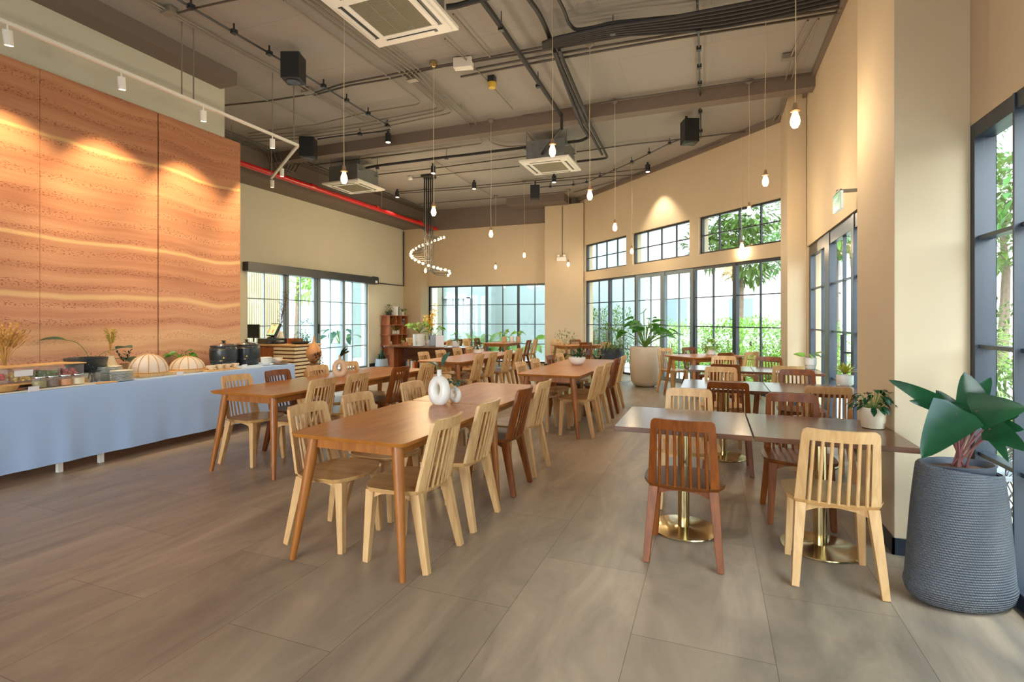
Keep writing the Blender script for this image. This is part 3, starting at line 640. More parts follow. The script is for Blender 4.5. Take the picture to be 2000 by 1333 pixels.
def ped_table():
    t = thing('pedestal_table', '', 'table')
    MB().box(-.4, .4, -.4, .4, .712, .742).build('tabletop', M['walnut'], t, bevel=.003)
    MB().box(-.25, .25, -.03, .03, .698, .712).box(-.03, .03, -.25, .25, .698, .712).build('top_bracket', M['black'], t)
    MB().lathe([(.038, .012), (.038, .70)], seg=28).build('column', M['brass'], t, smooth=True)
    MB().lathe([(.0, 0), (.222, 0), (.225, .004), (.222, .01), (.06, .016), (.045, .022), (0, .022)], seg=48).build('base', M['brass'], t, smooth=True)
    return t
P0 = ped_table(); PT = snapshot(P0); first = True
for r, (xs, y, txt) in enumerate((((-.178, .63), 3.71, 'nearest pair'), ((.11, .915), 5.80, 'second pair'), ((.11, .915), 7.77, 'third pair'))):
    for x, sd_ in zip(xs, ('left', 'right')):
        lab = '%s walnut square table on a brass pedestal in the %s by the right wall' % (sd_, txt)
        if first: P0.location = (x, y, 0); P0['label'] = lab; P0['group'] = 'walnut pedestal tables'; first = False
        else: dup(P0, (x, y, 0), 0, lab, 'walnut pedestal tables', tree=PT)

# ------------------------------------------------------------------ plants
def leaf(mb, base, d, L, Wd, droop=.3, shape='oval', n=6, up=Vector((0, 0, 1)), fold=.15, nrm=None):
    d = Vector(d).normalized(); side_ = d.cross(nrm if nrm is not None else up); side_ = side_.normalized() if side_.length > 1e-3 else Vector((1, 0, 0)); nn = side_.cross(d).normalized()
    vs = []; fs = []
    for i in range(n + 1):
        t = i / n
        if shape == 'oval': w_ = math.sin(PI * min(1, t * .96 + .02)) ** .75
        elif shape == 'heart': w_ = (1.0 - t) ** .65 * (1.15 if t > .05 else .8) * min(1, .75 + t * 3)
        elif shape == 'strap': w_ = (1 - t ** 3) * min(1, .5 + t * 3)
        else: w_ = math.sin(PI * t ** .7) ** .8
        w_ = max(w_, .02) * Wd / 2
        c = Vector(base) + d * (L * t * (1 - droop * .25 * t)) - up * (droop * L * t * t)
        vs += [c - side_ * w_ + nn * w_ * fold * 2, c, c + side_ * w_ + nn * w_ * fold * 2]
    for i in range(n):
        a = i * 3; fs += [(a, a + 1, a + 4, a + 3), (a + 1, a + 2, a + 5, a + 4)]
    mb.add(vs, fs)
def rnd(a, b): return random.uniform(a, b)
def dirv(az, el): return Vector((math.cos(az) * math.cos(el), math.sin(az) * math.cos(el), math.sin(el)))
def stemmed(fm, sm, base, n, H, spread, L, Wd, shape='heart', droop=.4, r=.004, az0=None, el=(0.3, 1.1)):
    for k in range(n):
        az = (az0 if az0 is not None else 0) + 2 * PI * k / n + rnd(-.4, .4) if n > 1 else az0 or 0
        e = rnd(*el); h = H * rnd(.7, 1.1); tip = Vector(base) + Vector((math.cos(az) * spread * math.cos(e), math.sin(az) * spread * math.cos(e), h * (.45 + .55 * math.sin(e))))
        mid = Vector(base) + Vector((math.cos(az) * spread * .25, math.sin(az) * spread * .25, h * .55))
        sm.tube(arc(base, mid, tip, 5), r, 5)
        leaf(fm, tip, dirv(az + rnd(-.3, .3), rnd(-.4, .6)), L * rnd(.75, 1.15), Wd * rnd(.8, 1.1), droop, shape, nrm=Vector((rnd(-.9, .9), rnd(-1.1, .3), 1)))
def fern(fm, base, n, L, leaflet=.05, droop=.7, el=(.5, 1.3), step=14):
    for k in range(n):
        az = 2 * PI * k / n + rnd(-.3, .3); d = dirv(az, rnd(*el)); ln = L * rnd(.6, 1.1); s_ = d.cross(Vector((0, 0, 1))).normalized()
        for i in range(1, step):
            t = i / step; p = Vector(base) + d * ln * t - Vector((0, 0, droop * ln * t * t)); dd = (d - Vector((0, 0, 2 * droop * t))).normalized()
            for s in (-1, 1): leaf(fm, p, (dd * .6 + s_ * s).normalized(), leaflet * (1.1 - t * .7), leaflet * .3, .1, 'oval', 2)
def vine(fm, base, n, ln, L=.05, out=.06):
    for k in range(n):
        az = 2 * PI * k / n + rnd(-.3, .3); m = int(ln / .035)
        for i in range(m):
            t = i / m; p = Vector(base) + Vector((math.cos(az), math.sin(az), 0)) * (out + .03 * math.sin(t * 5 + k)) + Vector((0, 0, .03 - ln * t * rnd(.9, 1.05)))
            leaf(fm, p, dirv(az + rnd(-1.3, 1.3), rnd(-.8, .3)), L * rnd(.7, 1.2), L * .7, .3, 'heart', 3)
def cloud(fm, c, rx, ry, rz, n, L, Wd, shape='oval', seed=None):
    for _ in range(n):
        d = dirv(rnd(0, 2 * PI), math.asin(rnd(-1, 1))); q = rnd(.35, 1) ** .5
        p = Vector(c) + Vector((d.x * rx, d.y * ry, d.z * rz)) * q
        leaf(fm, p, (d + Vector((rnd(-.6, .6), rnd(-.6, .6), rnd(-.3, .7)))).normalized(), L * rnd(.6, 1.3), Wd * rnd(.7, 1.2), .3, shape, 2)
def potted(name, label, cat, loc, pot_prof, pot_mat, soil_z, soil_r, foliage, leaf_mat, stem_mat=None, rz=0, group=None, seg=28, sx=1, sy=1):
    t = thing(name, label, cat, loc, rz, group)
    MB().lathe(pot_prof, seg=seg, sx=sx, sy=sy).build('pot', pot_mat, t, smooth=True)
    if soil_z: MB().lathe([(0, soil_z), (soil_r, soil_z), (soil_r * .7, soil_z + .008), (0, soil_z + .012)][1:] if False else [(soil_r, soil_z), (soil_r * .6, soil_z + .006), (0, soil_z + .008)], seg=seg, sx=sx, sy=sy).build('soil', M['soil'], t, smooth=True)
    fm, sm = MB(), MB(); foliage(fm, sm)
    if fm.v: fm.build('foliage', leaf_mat, t, smooth='all')
    if sm.v: sm.build('stems', stem_mat or M['stemg'], t, smooth=True)
    return t
def cyl(r, h, th=.006, foot=None): return [(r * .9 if foot is None else foot, 0), (r, .01), (r, h), (r - th, h), (r - th, h - .03), (0, h - .03)]

# large grey woven planter at the right window: oval foot, slanting in to a tilted mouth
def big_planter():
    c0 = onD(1873, 1100, 2.62); rz = YAW
    t = thing('large_planter', 'tall grey woven-texture planter with big glossy philodendron by the right window', 'planter', (c0.x, c0.y, 0), rz)
    prof = [(.15, 0), (.215, .012), (.245, .04), (.258, .085), (.256, .10), (.25, .115), (.238, .28), (.222, .48), (.205, .62), (.198, .665), (.19, .672), (.183, .665), (.18, .62)]
    inv3 = Matrix.Rotation(-rz, 3, 'Z'); mb = MB(); seg = 56; vs = []; fs = []
    for r, z in prof:
        for k in range(seg):
            a = 2 * PI * k / seg; zz = z - (.022 * math.cos(a) * max(0, (z - .45) / .2) if z > .45 else 0)
            vs.append((r * math.cos(a), r * math.sin(a) * .66, zz))
    for i in range(len(prof) - 1):
        for k in range(seg):
            a = i * seg + k; b_ = i * seg + (k + 1) % seg; fs.append((a, b_, b_ + seg, a + seg))
    fs.append(tuple(range(seg))[::-1]); mb.add(vs, fs).build('pot', M['weave'], t, smooth=True)
    MB().lathe([(.10, .55), (.168, .58), (.172, .678), (.18, .688), (.168, .692), (.158, .682), (.15, .66), (0, .66)], (-.012, 0, 0.006), 40, sy=.66).build('liner', M['charcoal'], t, smooth=True)
    MB().lathe([(.155, .666), (.09, .674), (0, .68)], (-.012, 0, 0), 30, sy=.66).build('soil', M['soil'], t, smooth=True)
    fm, sm = MB(), MB(); base = Vector((0, 0, .665)); camn = (inv3 @ (Vector((0, 0, 1.6)) - Vector((c0.x, c0.y, .8)))).normalized()
    inv = Matrix.Rotation(-rz, 4, 'Z') @ Matrix.Translation((-c0.x, -c0.y, 0))
    for (bx_, by_, bd, tx_, ty_, td, wd_, dr) in (
        (1822, 785, 2.66, 1735, 730, 2.72, .085, .12), (1850, 800, 2.6, 1776, 776, 2.66, .075, .1), (1868, 808, 2.5, 1800, 882, 2.45, .20, .1), (1862, 800, 2.68, 1828, 757, 2.74, .08, .1),
        (1905, 800, 2.62, 1884, 724, 2.66, .15, .05), (1900, 790, 2.66, 1935, 735, 2.66, .10, .05), (1908, 803, 2.5, 2006, 786, 2.36, .17, .12), (1935, 838, 2.5, 2012, 866, 2.33, .12, .2),
        (1925, 815, 2.58, 1990, 806, 2.46, .10, .1), (1938, 850, 2.5, 1972, 890, 2.42, .06, .3), (1885, 800, 2.7, 1906, 780, 2.72, .06, .05), (1935, 828, 2.55, 2000, 834, 2.44, .10, .1), (1898, 810, 2.56, 1856, 782, 2.6, .08, .1)):
        p = inv @ onD(bx_, by_, bd); q = inv @ onD(tx_, ty_, td)
        sm.tube(arc(base + Vector((rnd(-.03, .03), rnd(-.03, .03), 0)), base.lerp(p, .5) + Vector((0, 0, .05)), p, 8), [.005] * 7 + [.0035] * 2, 7)
        leaf(fm, p - (q - p) * .12, q - p, (q - p).length * 1.15, wd_ * 1.0, dr, 'heart', 10, fold=.10, nrm=camn)
    fm.build('foliage', M['leafd'], t, smooth='all'); sm.build('stems', M['stem'], t, smooth=True)
big_planter()
def bigplant(fm, sm): 
    stemmed(fm, sm, (0, 0, .80), 20, .5, .62, .34, .24, 'heart', .3, .009, el=(.25, 1.3))
    stemmed(fm, sm, (0, 0, .80), 9, .72, .35, .32, .24, 'heart', .2, .009, az0=.4, el=(.7, 1.4))
bp_ = onD(1258, 752, 1015 * 1.42 / (752 - 624)); bp_.z = 0
potted('tall_planter', 'tall beige stone planter with big lobed green leaves at the garden door', 'planter', (-1.32, 11.30, 0),
       [(.17, 0), (.24, .03), (.29, .12), (.315, .35), (.32, .84), (.30, .84), (.295, .78), (0, .78)], M['stonepot'], .80, .29, bigplant, M['leaf'], seg=40)
def bush(fm, sm): cloud(fm, (0, 0, 1.0), .42, .42, .32, 420, .10, .035); sm.tube([(0, 0, .7), (0, 0, 1.0)], .02, 6)
potted('tall_planter', 'tall charcoal planter with fine-leaved shrub behind the beige planter', 'planter', (-2.1, 11.75, 0),
       [(.15, 0), (.2, .02), (.26, .76), (.24, .76), (.23, .7), (0, .7)], M['charcoal'], .72, .23, bush, M['olive'])
def pt(px, py, z=.75): return at(px, py, z)
def fitt(fm, sm):
    for k in range(44):
        az = rnd(0, 2 * PI); e = rnd(0, 1.2); p = Vector((0, 0, .13)) + dirv(az, e) * rnd(.05, .13); sm.tube([(0, 0, .1), p], .0018, 4)
        leaf(fm, p, dirv(az, rnd(-.5, .4)), .06, .034, .4, 'oval', 3)
potted('potted_plant', 'leafy dark green plant in a glazed cream pot on the nearest pedestal table', 'potted plant', pt(1705, 836, .742), [(.048, 0), (.06, .004), (.064, .035), (.07, .045), (.072, .13), (.066, .13), (.066, .11), (0, .11)], M['cream'], .112, .065, fitt, M['leafd'])
def succ(fm, sm):
    for k in range(22):
        az = k * 2.4; e = .35 + .9 * (k / 22); leaf(fm, (0, 0, .11), dirv(az, e), .15, .034, .08, 'strap', 4)
potted('potted_plant', 'striped yellow-green snake plant in a white pot on the second pedestal row', 'potted plant', pt(1650, 752, .742), cyl(.078, .10), M['ceramic'], .075, .07, succ, M['leafy'])
def poth(fm, sm): stemmed(fm, sm, (0, 0, .12), 7, .09, .1, .13, .075, 'heart', .2, .003, el=(.1, .9))
potted('potted_plant', 'golden heart-leaved plant in a banded white pot on the third pedestal row', 'potted plant', pt(1583, 721, .742), [(.055, 0), (.062, .004), (.066, .05), (.075, .06), (.077, .15), (.07, .15), (.07, .12), (0, .12)], M['ceramic'], .125, .068, poth, M['leafl'])
potted('potted_plant', 'bright lettuce-green bushy plant in a white pot on the garden window table', 'potted plant', (-.02, 10.55, .75), cyl(.085, .15), M['ceramic'], .12, .078, lambda f, s: cloud(f, (0, 0, .19), .13, .13, .09, 90, .09, .06), M['leafl'])
def bowlp(fm, sm):
    for k in range(9): leaf(fm, (rnd(-.05, .05), rnd(-.05, .05), .12), dirv(rnd(0, 2 * PI), rnd(.2, 1.2)), rnd(.12, .22), .05, .2, 'strap', 5)
    cloud(fm, (.04, 0, .17), .1, .1, .05, 30, .06, .03)
potted('bowl_planter', 'round white bowl with spiky green plant on the centre aisle table', 'planter', pt(1127, 713), [(.04, 0), (.07, .004), (.11, .04), (.125, .10), (.122, .115), (.114, .1), (0, .09)], M['ceramic'], .095, .11, bowlp, M['leafd'])
potted('potted_plant', 'small white pot with dark trailing leaves on the middle long table', 'potted plant', pt(934, 690), cyl(.085, .1), M['ceramic'], .075, .07, lambda f, s: (vine(f, (0, 0, .1), 7, .06, .08, .08), cloud(f, (0, 0, .14), .13, .13, .05, 50, .08, .03)), M['leafd'])
# ring vases
def ring_vase(label, loc, R, r, m, twigs, rz=0, neck=.05, sq=.8, lm=None):
    t = thing('ring_vase', label, 'vase', loc, rz)
    mb = MB(); cz = R + r
    pts = [(math.sin(a) * R * sq, 0, cz - math.cos(a) * R * 1.08) for a in [2 * PI * k / 36 for k in range(36)]]
    mb.tube(pts, [r * (1.12 + .18 * math.cos(2 * PI * k / 36)) for k in range(36)], 14, closed=True)
    top = cz + R * 1.08 + r * .6
    mb.lathe([(r * .8, top - r), (r * .55, top), (r * .48, top + neck), (r * .6, top + neck + .006), (r * .42, top + neck + .004), (0, top + neck - .01)], seg=16)
    mb.lathe([(r * .9, 0), (r * .8, r * .5)], seg=16)
    mb.build('body', m, t, smooth=True)
    fm, sm = MB(), MB(); twigs(fm, sm, top + neck)
    fm.build('foliage', lm or M['leafb'], t, smooth='all'); sm.build('stems', M['stemg'], t, smooth=True); return t
def tw1(fm, sm, z):
    for az, e, L in ((2.9, .35, .15), (1.2, 1.1, .17), (.2, .9, .08), (3.6, .6, .1)):
        p = Vector((0, 0, z)) + dirv(az, .9) * .04; sm.tube([(0, 0, z - .04), p], .003, 5); leaf(fm, p, dirv(az, e), L, L * .5, .2, 'oval', 5)
def tw2(fm, sm, z):
    for k in range(12): p = Vector((0, 0, z + .0)) + dirv(k * 2.4, rnd(.2, 1.4)) * rnd(.02, .07); sm.tube([(0, 0, z - .02), p], .002, 4); leaf(fm, p, dirv(k * 2.4, rnd(-.2, .6)), .065, .04, .3, 'oval', 4)
def tw3(fm, sm, z):
    for k in range(8): leaf(fm, (0, 0, z - .02), dirv(rnd(-.9, .9) + .3, rnd(.5, 1.4)), rnd(.14, .22), .05, .2, 'oval', 5)
pv = pt(858, 790); ring_vase('larger white ring-shaped vase with leaf sprig on the front long table', (pv.x, pv.y, .75), .075, .038, M['ceramic'], tw1, math.radians(-12))
pv = pt(889, 786); ring_vase('smaller white ring-shaped vase with green sprig on the front long table', (pv.x, pv.y, .75), .04, .021, M['ceramic'], tw2, math.radians(-8), neck=.02)
pv = pt(664, 736); ring_vase('tan ring-shaped vase with dark leaves on the long table beside the buffet', (pv.x, pv.y, .75), .07, .03, M['tan'], tw3, math.radians(34), lm=M['leafd'])

# ------------------------------------------------------------------ buffet table and everything on it
BF, BR, BT = -5.6, -6.45, .78
def Bx(px, py=0, z=BT, X=-5.75): p = onX(px, X); p.z = z; return p
t = thing('buffet_table', 'long buffet table along the rammed earth wall under a blue cloth', 'table', (-6.02, 2.8, 0))
MB().box(BR + 6.02 + .02, BF + 6.02 - .02, -3.2, 3.0, .745, .772).build('tabletop', M['palewood'], t)
for y in (-3, -1.4, .2, .55, 2.8):
    for x in (-.36, .36): MB().bar((x, y, .745), (x, y, 0), .04, .04).build('leg', M['white'], t)
cb = MB(); vs = []; n = 120
random.seed(3)
def ripple(y): return .012 * math.sin(y * 9) * (1 if 3 < y else .25) + .006 * math.sin(y * 23 + 1)
ys = [-.45 + (5.86 + .45) * i / n for i in range(n + 1)]
rowsv = []
for z, o in ((BT, -.004), (BT - .01, 0), (.62, .003), (.45, .008), (.28, .012), (.1, .014)):
    rowsv.append([Vector((BF + o + ripple(y) * (BT - z) * 1.3, y, z)) for y in ys])
top = [Vector((BR, y, BT)) for y in ys]
allr = [top] + rowsv
for r in allr: vs += r
fs = [(i * (n + 1) + j, i * (n + 1) + j + 1, (i + 1) * (n + 1) + j + 1, (i + 1) * (n + 1) + j) for i in range(len(allr) - 1) for j in range(n)]
o = len(vs); vs += [Vector((BR, 5.86, BT)), Vector((BF, 5.86, BT)), Vector((BF + .01, 5.865, .1)), Vector((BR, 5.865, .1))]; fs.append((o, o + 3, o + 2, o + 1))
cb.add(vs, fs); tag(cb.build('tablecloth', M['cloth'], None, smooth=True), 'pale blue tablecloth draped over the long buffet table to just above the floor', 'tablecloth')
M['yellowfood'] = mat('yellow_corn', srgb(226, 186, 50), 0.5, var=.15, vscale=40)
M['greenfood'] = mat('green_salad', srgb(84, 130, 50), 0.5, var=.4, vscale=30)
M['redfood'] = mat('cherry_tomato', srgb(190, 36, 40), 0.3)
M['orangefood'] = mat('orange_dressing', srgb(206, 132, 62), 0.4)
M['brownfood'] = mat('brown_seeds', srgb(110, 72, 50), 0.6, var=.4, vscale=50)
M['olivefood'] = mat('olive_seeds', srgb(130, 120, 50), 0.6, var=.3, vscale=50)
M['creamfood'] = mat('cream_dressing', srgb(226, 214, 178), 0.4)
rs = MB().box(-.17, .17, -.42, .42, 0, .02).box(-.17, .17, -.40, -.36, .02, .045).box(-.17, .17, .36, .40, .02, .045).box(-.17, .17, -.42, .42, .045, .058)
tag(rs.build('wooden_riser', M['palewood'], loc=(-5.98, 2.93, BT + .002)), 'pale wooden riser carrying the lidded salad boxes', 'riser')
for y, cm, lab, kw in ((2.63, 'redfood', 'clear lidded box of sliced red tomato at the left end of the riser', dict(chunk=.018, n=40)), (2.83, 'yellowfood', 'clear lidded box of yellow corn with a white name card', dict(card=True, n=110)), (3.03, 'greenfood', 'clear lidded box of green salad leaves on the riser', dict(n=110)), (3.23, 'redfood', 'clear lidded box of whole cherry tomatoes nearest the black salad bowl', dict(chunk=.016, n=60))):
    t = thing('food_box', lab, 'box', (-5.98, y, BT + .062), 0, 'clear salad boxes on the riser')
    h = .135; MB().box(-.13, .13, -.085, .085, 0, h).build('tub', M['glassjar'], t, bevel=.01)
    MB().prism([(-.15, -.1), (.14, -.115), (.155, .09), (-.14, .105)], h + .004, h + .014).build('lid', M['palewood'], t, bevel=.002)
    f = MB(); ch = kw.get('chunk', .012)
    for _ in range(kw['n']): f.sphere((rnd(-.105, .105), rnd(-.066, .066), rnd(.02, h * .62)), ch * rnd(.7, 1.2), 6, 4)
    fo = f.build('contents', M[cm], t, smooth=True); fo['kind'] = 'stuff'
    if kw.get('card'): MB().box(.133, .137, -.075, .06, .06, .115).build('name_card', M['paper'], t)
t = None
def jar(px, py, cm, lab):
    p = Bx(px, X=-5.70); t = thing('dressing_jar', lab, 'jar', (p.x, p.y, BT + .016), 0, 'dressing jars on the tray')
    MB().lathe([(.04, 0), (.052, .006), (.055, .05), (.05, .07), (.044, .078), (.044, .09)], seg=20).build('jar_glass', M['glassjar'], t, smooth=True)
    MB().lathe([(.0, .003), (.049, .006), (.051, .05), (.046, .064), (0, .066)], seg=20).build('contents', M[cm], t, smooth=True)
    MB().lathe([(.046, .086), (.048, .09), (.046, .1), (0, .102)], seg=20).build('lid', M['chrome'], t, smooth=True)
    MB().tube([(.0, .0, .06), (.05, .02, .125)], .003, 5).build('spoon_handle', M['chrome'], t)
for a in ((77, 763, 'olivefood', 'clip-top jar of olive-green seeds, leftmost on the white tray'), (102, 758, 'brownfood', 'clip-top jar of dark brown raisins on the white tray'), (126, 755, 'orangefood', 'clip-top jar of orange dressing on the white tray'), (152, 751, 'creamfood', 'clip-top jar of cream dressing, rightmost on the white tray')): jar(*a)
def tray(pts, z0, z1, m, name, lab, cat):
    c = sum(pts, Vector()) / len(pts); mb = MB().prism([(p.x - c.x, p.y - c.y) for p in pts], z0, z1); tag(mb.build(name, m, bevel=.002, loc=(c.x, c.y, 0)), lab, cat)
tray([Vector((-5.61, 2.78, 0)), Vector((-5.61, 3.28, 0)), Vector((-5.80, 3.28, 0)), Vector((-5.80, 2.78, 0))], BT + .002, BT + .015, M['ceramic'], 'serving_tray', 'white oblong tray under the dressing jars', 'tray')
tray([Vector((-5.61, 2.3, 0)), Vector((-5.61, 2.76, 0)), Vector((-5.80, 2.76, 0)), Vector((-5.80, 2.3, 0))], BT + .002, BT + .012, M['ceramic'], 'serving_tray', 'white tray with brown tongs at the buffet left end', 'tray')
def lathe_thing(name, prof, m, p, lab, cat, group=None, seg=28, **k):
    o = MB().lathe(prof, seg=seg, **k).build(name, m, smooth=True, loc=(p[0], p[1], p[2])); return tag(o, lab, cat, group)
lathe_thing('woven_basket', [(.05, 0), (.065, .01), (.08, .05), (.075, .053), (.06, .02), (0, .015)], M['rattan'], (-5.71, 2.62, BT + .014), 'brown woven basket of wooden tongs at the buffet left end', 'basket', sx=1, sy=1.3)
for k in range(3):
    MB_ = MB().bar((-.1, 0, .0), (.1, .0, .012), .03, .008).bar((-.1, 0, .024), (.1, 0, .014), .03, .006); tag(MB_.build('serving_tongs', M['tleg'] if k < 2 else M['charcoal'], loc=(-5.70, 2.40 + .12 * k + .12 * (k > 0), BT + .014), rot=rnd(.9, 1.8)), ['brown wooden tongs on the white tray, nearest the photo edge', 'brown wooden tongs on the white tray, farther from the edge', 'dark grey tongs beside the olive seed jar'][k], 'tongs')
# black salad bowl on a round foot
p = Bx(164, 733); p = Vector((-6.08, 3.46, BT)); t = thing('salad_bowl', 'big black bowl of green salad on a pale stand below the earth wall', 'bowl', (p.x, p.y, BT + .001))
MB().lathe([(.11, 0), (.12, .004), (.12, .085), (.11, .09)], seg=30).build('stand', M['concrete'], t, smooth=True)
MB().lathe([(.10, .09), (.13, .10), (.17, .16), (.185, .24), (.178, .24), (.16, .17), (.11, .12), (0, .11)], seg=36).build('bowl', M['kettle'], t, smooth=True)
f = MB(); cloud(f, (0, 0, .175), .14, .14, .03, 150, .06, .04); f.build('salad', M['greenfood'], t, smooth='all')
t = thing('round_leaf_plant', 'dark round-leaved branch rising behind the black salad bowl', 'plant', (-6.33, 3.66, BT + .001))
MB().lathe(cyl(.05, .14), seg=18).build('pot', M['charcoal'], t, smooth=True)
f, s_ = MB(), MB()
for (dx, dy, dz, az, e, L) in ((.05, .22, .30, .3, .3, .2), (.08, .30, .20, -.2, -.1, .2), (0, -.25, .42, -2.2, .2, .22)):
    s_.tube(arc((0, 0, .13), (dx * .3, dy * .3, dz), (dx, dy, dz), 6), .004, 5); leaf(f, (dx, dy, dz), dirv(az, e), L, L * .85, .2, 'oval', 6)
f.build('foliage', M['leafb'], t, smooth='all'); s_.build('stems', M['stemg'], t, smooth=True)
# vases with dried flowers
def vase(px, py, prof, m, lab, fol, lm, z=BT, name='vase', X=-6.22):
    p = Bx(px, X=X); t = thing(name, lab, 'vase', (p.x, p.y, z + .001))
    MB().lathe(prof, seg=28).build('body', m, t, smooth=True); f, s_ = MB(), MB(); fol(f, s_); fo = f.build('dried_grass' if lm in (M['dried'], M['driedg']) else 'foliage', lm, t, smooth='all'); fo['kind'] = 'stuff'
    if s_.v: s_.build('stems', m if False else M['dried'], t, smooth=True)
    return t
def grasses(n, z, h, sp, az0=None):
    def g(f, s_):
        for k in range(n):
            az = rnd(0, 2 * PI) if az0 is None else az0 + rnd(-.7, .7); hh = h * rnd(.6, 1); q = sp * rnd(.2, 1)
            tip = Vector((math.cos(az) * q, math.sin(az) * q, z + hh)); pts = arc((0, 0, z - .05), (math.cos(az) * q * .2, math.sin(az) * q * .2, z + hh * .7), tip, 6); s_.tube(pts, .0015, 4)
            for j in range(10):
                a = pts[3] + (pts[6] - pts[3]) * (j / 10); leaf(f, a, dirv(az + rnd(-1, 1), rnd(.2, 1.2)), .05, .014, .1, 'oval', 2)
    return g
vase(215, 726, [(.05, 0), (.075, .01), (.085, .06), (.07, .13), (.045, .19), (.036, .235), (.032, .235), (.03, .2), (0, .2)], M['cream'], 'tall cream bottle vase with dried golden grass behind the plates', grasses(12, .235, .34, .08), M['driedg'])
vase(243, 720, [(.035, 0), (.055, .01), (.065, .05), (.06, .1), (.04, .14), (.034, .14), (0, .12)], M['tan'], 'small tan clay vase with zigzag green leaves beside the mesh cover', lambda f, s: [leaf(f, Vector((0, 0, .14)) + dirv(a, e) * (.02 * j), dirv(a + (1.2 if j % 2 else -1.2), e * .6), .06, .018, .1, 'oval', 3) for a, e in ((.6, 1.2), (2.3, 1.0), (4.4, 1.1), (5.6, .8)) for j in range(1, 8)], M['leafd'])
vase(8, 735, [(.05, 0), (.08, .01), (.09, .08), (.06, .16), (.04, .2), (.035, .2), (0, .18)], M['clay'], 'vase of tall golden pampas grass at the left edge', grasses(60, .2, .42, .24), M['dried'])
# plate stacks
def stack(px, X, n, r, lab1, lab, m=None, dz=.012):
    p = Bx(px, X=X)
    for k in range(n):
        o = MB().lathe([(r * .55, 0), (r * .6, .001), (r, .008), (r, .011), (r * .62, .0035), (0, .003)], seg=30).build('plate', m or M['plate'], smooth=True, loc=(p.x + rnd(-.003, .003), p.y + rnd(-.003, .003), BT + .002 + dz * k))
        tag(o, lab1 if k == n - 1 else '%s from the bottom, %s' % (ORDN[k], lab), 'plate', lab)
stack(213, -5.93, 12, .115, 'topmost plate of the taller white stack beside the salad bowl', 'plate in the taller stack beside the black salad bowl')
stack(238, -5.72, 9, .10, 'topmost plate of the shorter white stack beside the mesh cover', 'plate in the shorter stack near the table edge')
stack(548, -5.72, 5, .10, 'topmost beige saucer at the far end of the buffet', 'beige saucer in the pile at the buffet far end', M['tan'])
t = thing('cutlery_holder', 'clear holder of black-handled cutlery between salad bowl and plates', 'cutlery', (*Bx(180, X=-5.8)[:2], BT + .002))
MB().box(-.05, .05, -.05, .05, 0, .10).build('holder', M['glassjar'], t)
for k in range(6): MB().bar((rnd(-.03, .03), rnd(-.03, .03), .01), (rnd(-.05, .05), rnd(-.07, .05), .19), .012, .004).build('cutlery', M['kettle'], t)
# mesh food domes on wooden boards
def dome(px, py, r, lab, lab2, h=.2):
    p = Bx(px, X=-5.95)
    tag(MB().prism([(-r * .9, -r * 1.15), (r * .9, -r * 1.15), (r * .9, r * 1.15), (-r * .9, r * 1.15)], 0, .035).build('wooden_board', M['palewood'], loc=(p.x, p.y, BT + .002), bevel=.003), lab2, 'board')
    t = thing('food_cover', lab, 'food cover', (p.x, p.y, BT + .04))
    prof = [(r * math.cos(a) * .95 if a > .01 else r * .95, h * math.sin(a) * 1.0) for a in [PI / 2 * i / 7 for i in range(8)]]; prof[-1] = (0, h)
    MB().lathe(prof, seg=12, sy=1.15).build('mesh_net', M['net'], t, smooth=True)
    rb = MB()
    for k in range(6):
        a = PI * k / 6; rb.tube([(math.cos(a) * r * .96 * math.cos(q), math.sin(a) * r * 1.11 * math.cos(q), h * 1.01 * math.sin(abs(q)) if False else h * 1.01 * math.sin(q)) for q in [PI * i / 14 for i in range(15)]], .004, 5)
    rb.tube([(math.cos(2 * PI * k / 24) * r * .96, math.sin(2 * PI * k / 24) * r * 1.11, .004) for k in range(24)], .005, 5, closed=True); rb.build('bamboo_ribs', M['rattan'], t, smooth=True)
    return p
p1 = dome(290, 733, .185, 'larger white mesh food cover with bamboo ribs', 'pale wooden board under the larger mesh food cover', .21)
p2 = dome(366, 727, .18, 'smaller white mesh food cover nearer the black kettles', 'pale wooden board under the smaller mesh food cover', .15)
potted('potted_plant', 'bright green leafy plant against the earth wall behind the mesh covers', 'potted plant', (-6.36, 4.72, BT + .002), cyl(.06, .1), M['clay'], .08, .05, lambda f, s: stemmed(f, s, (0, 0, .08), 12, .14, .12, .15, .08, 'heart', .3, .003, el=(.2, 1.2)), M['leaf'])
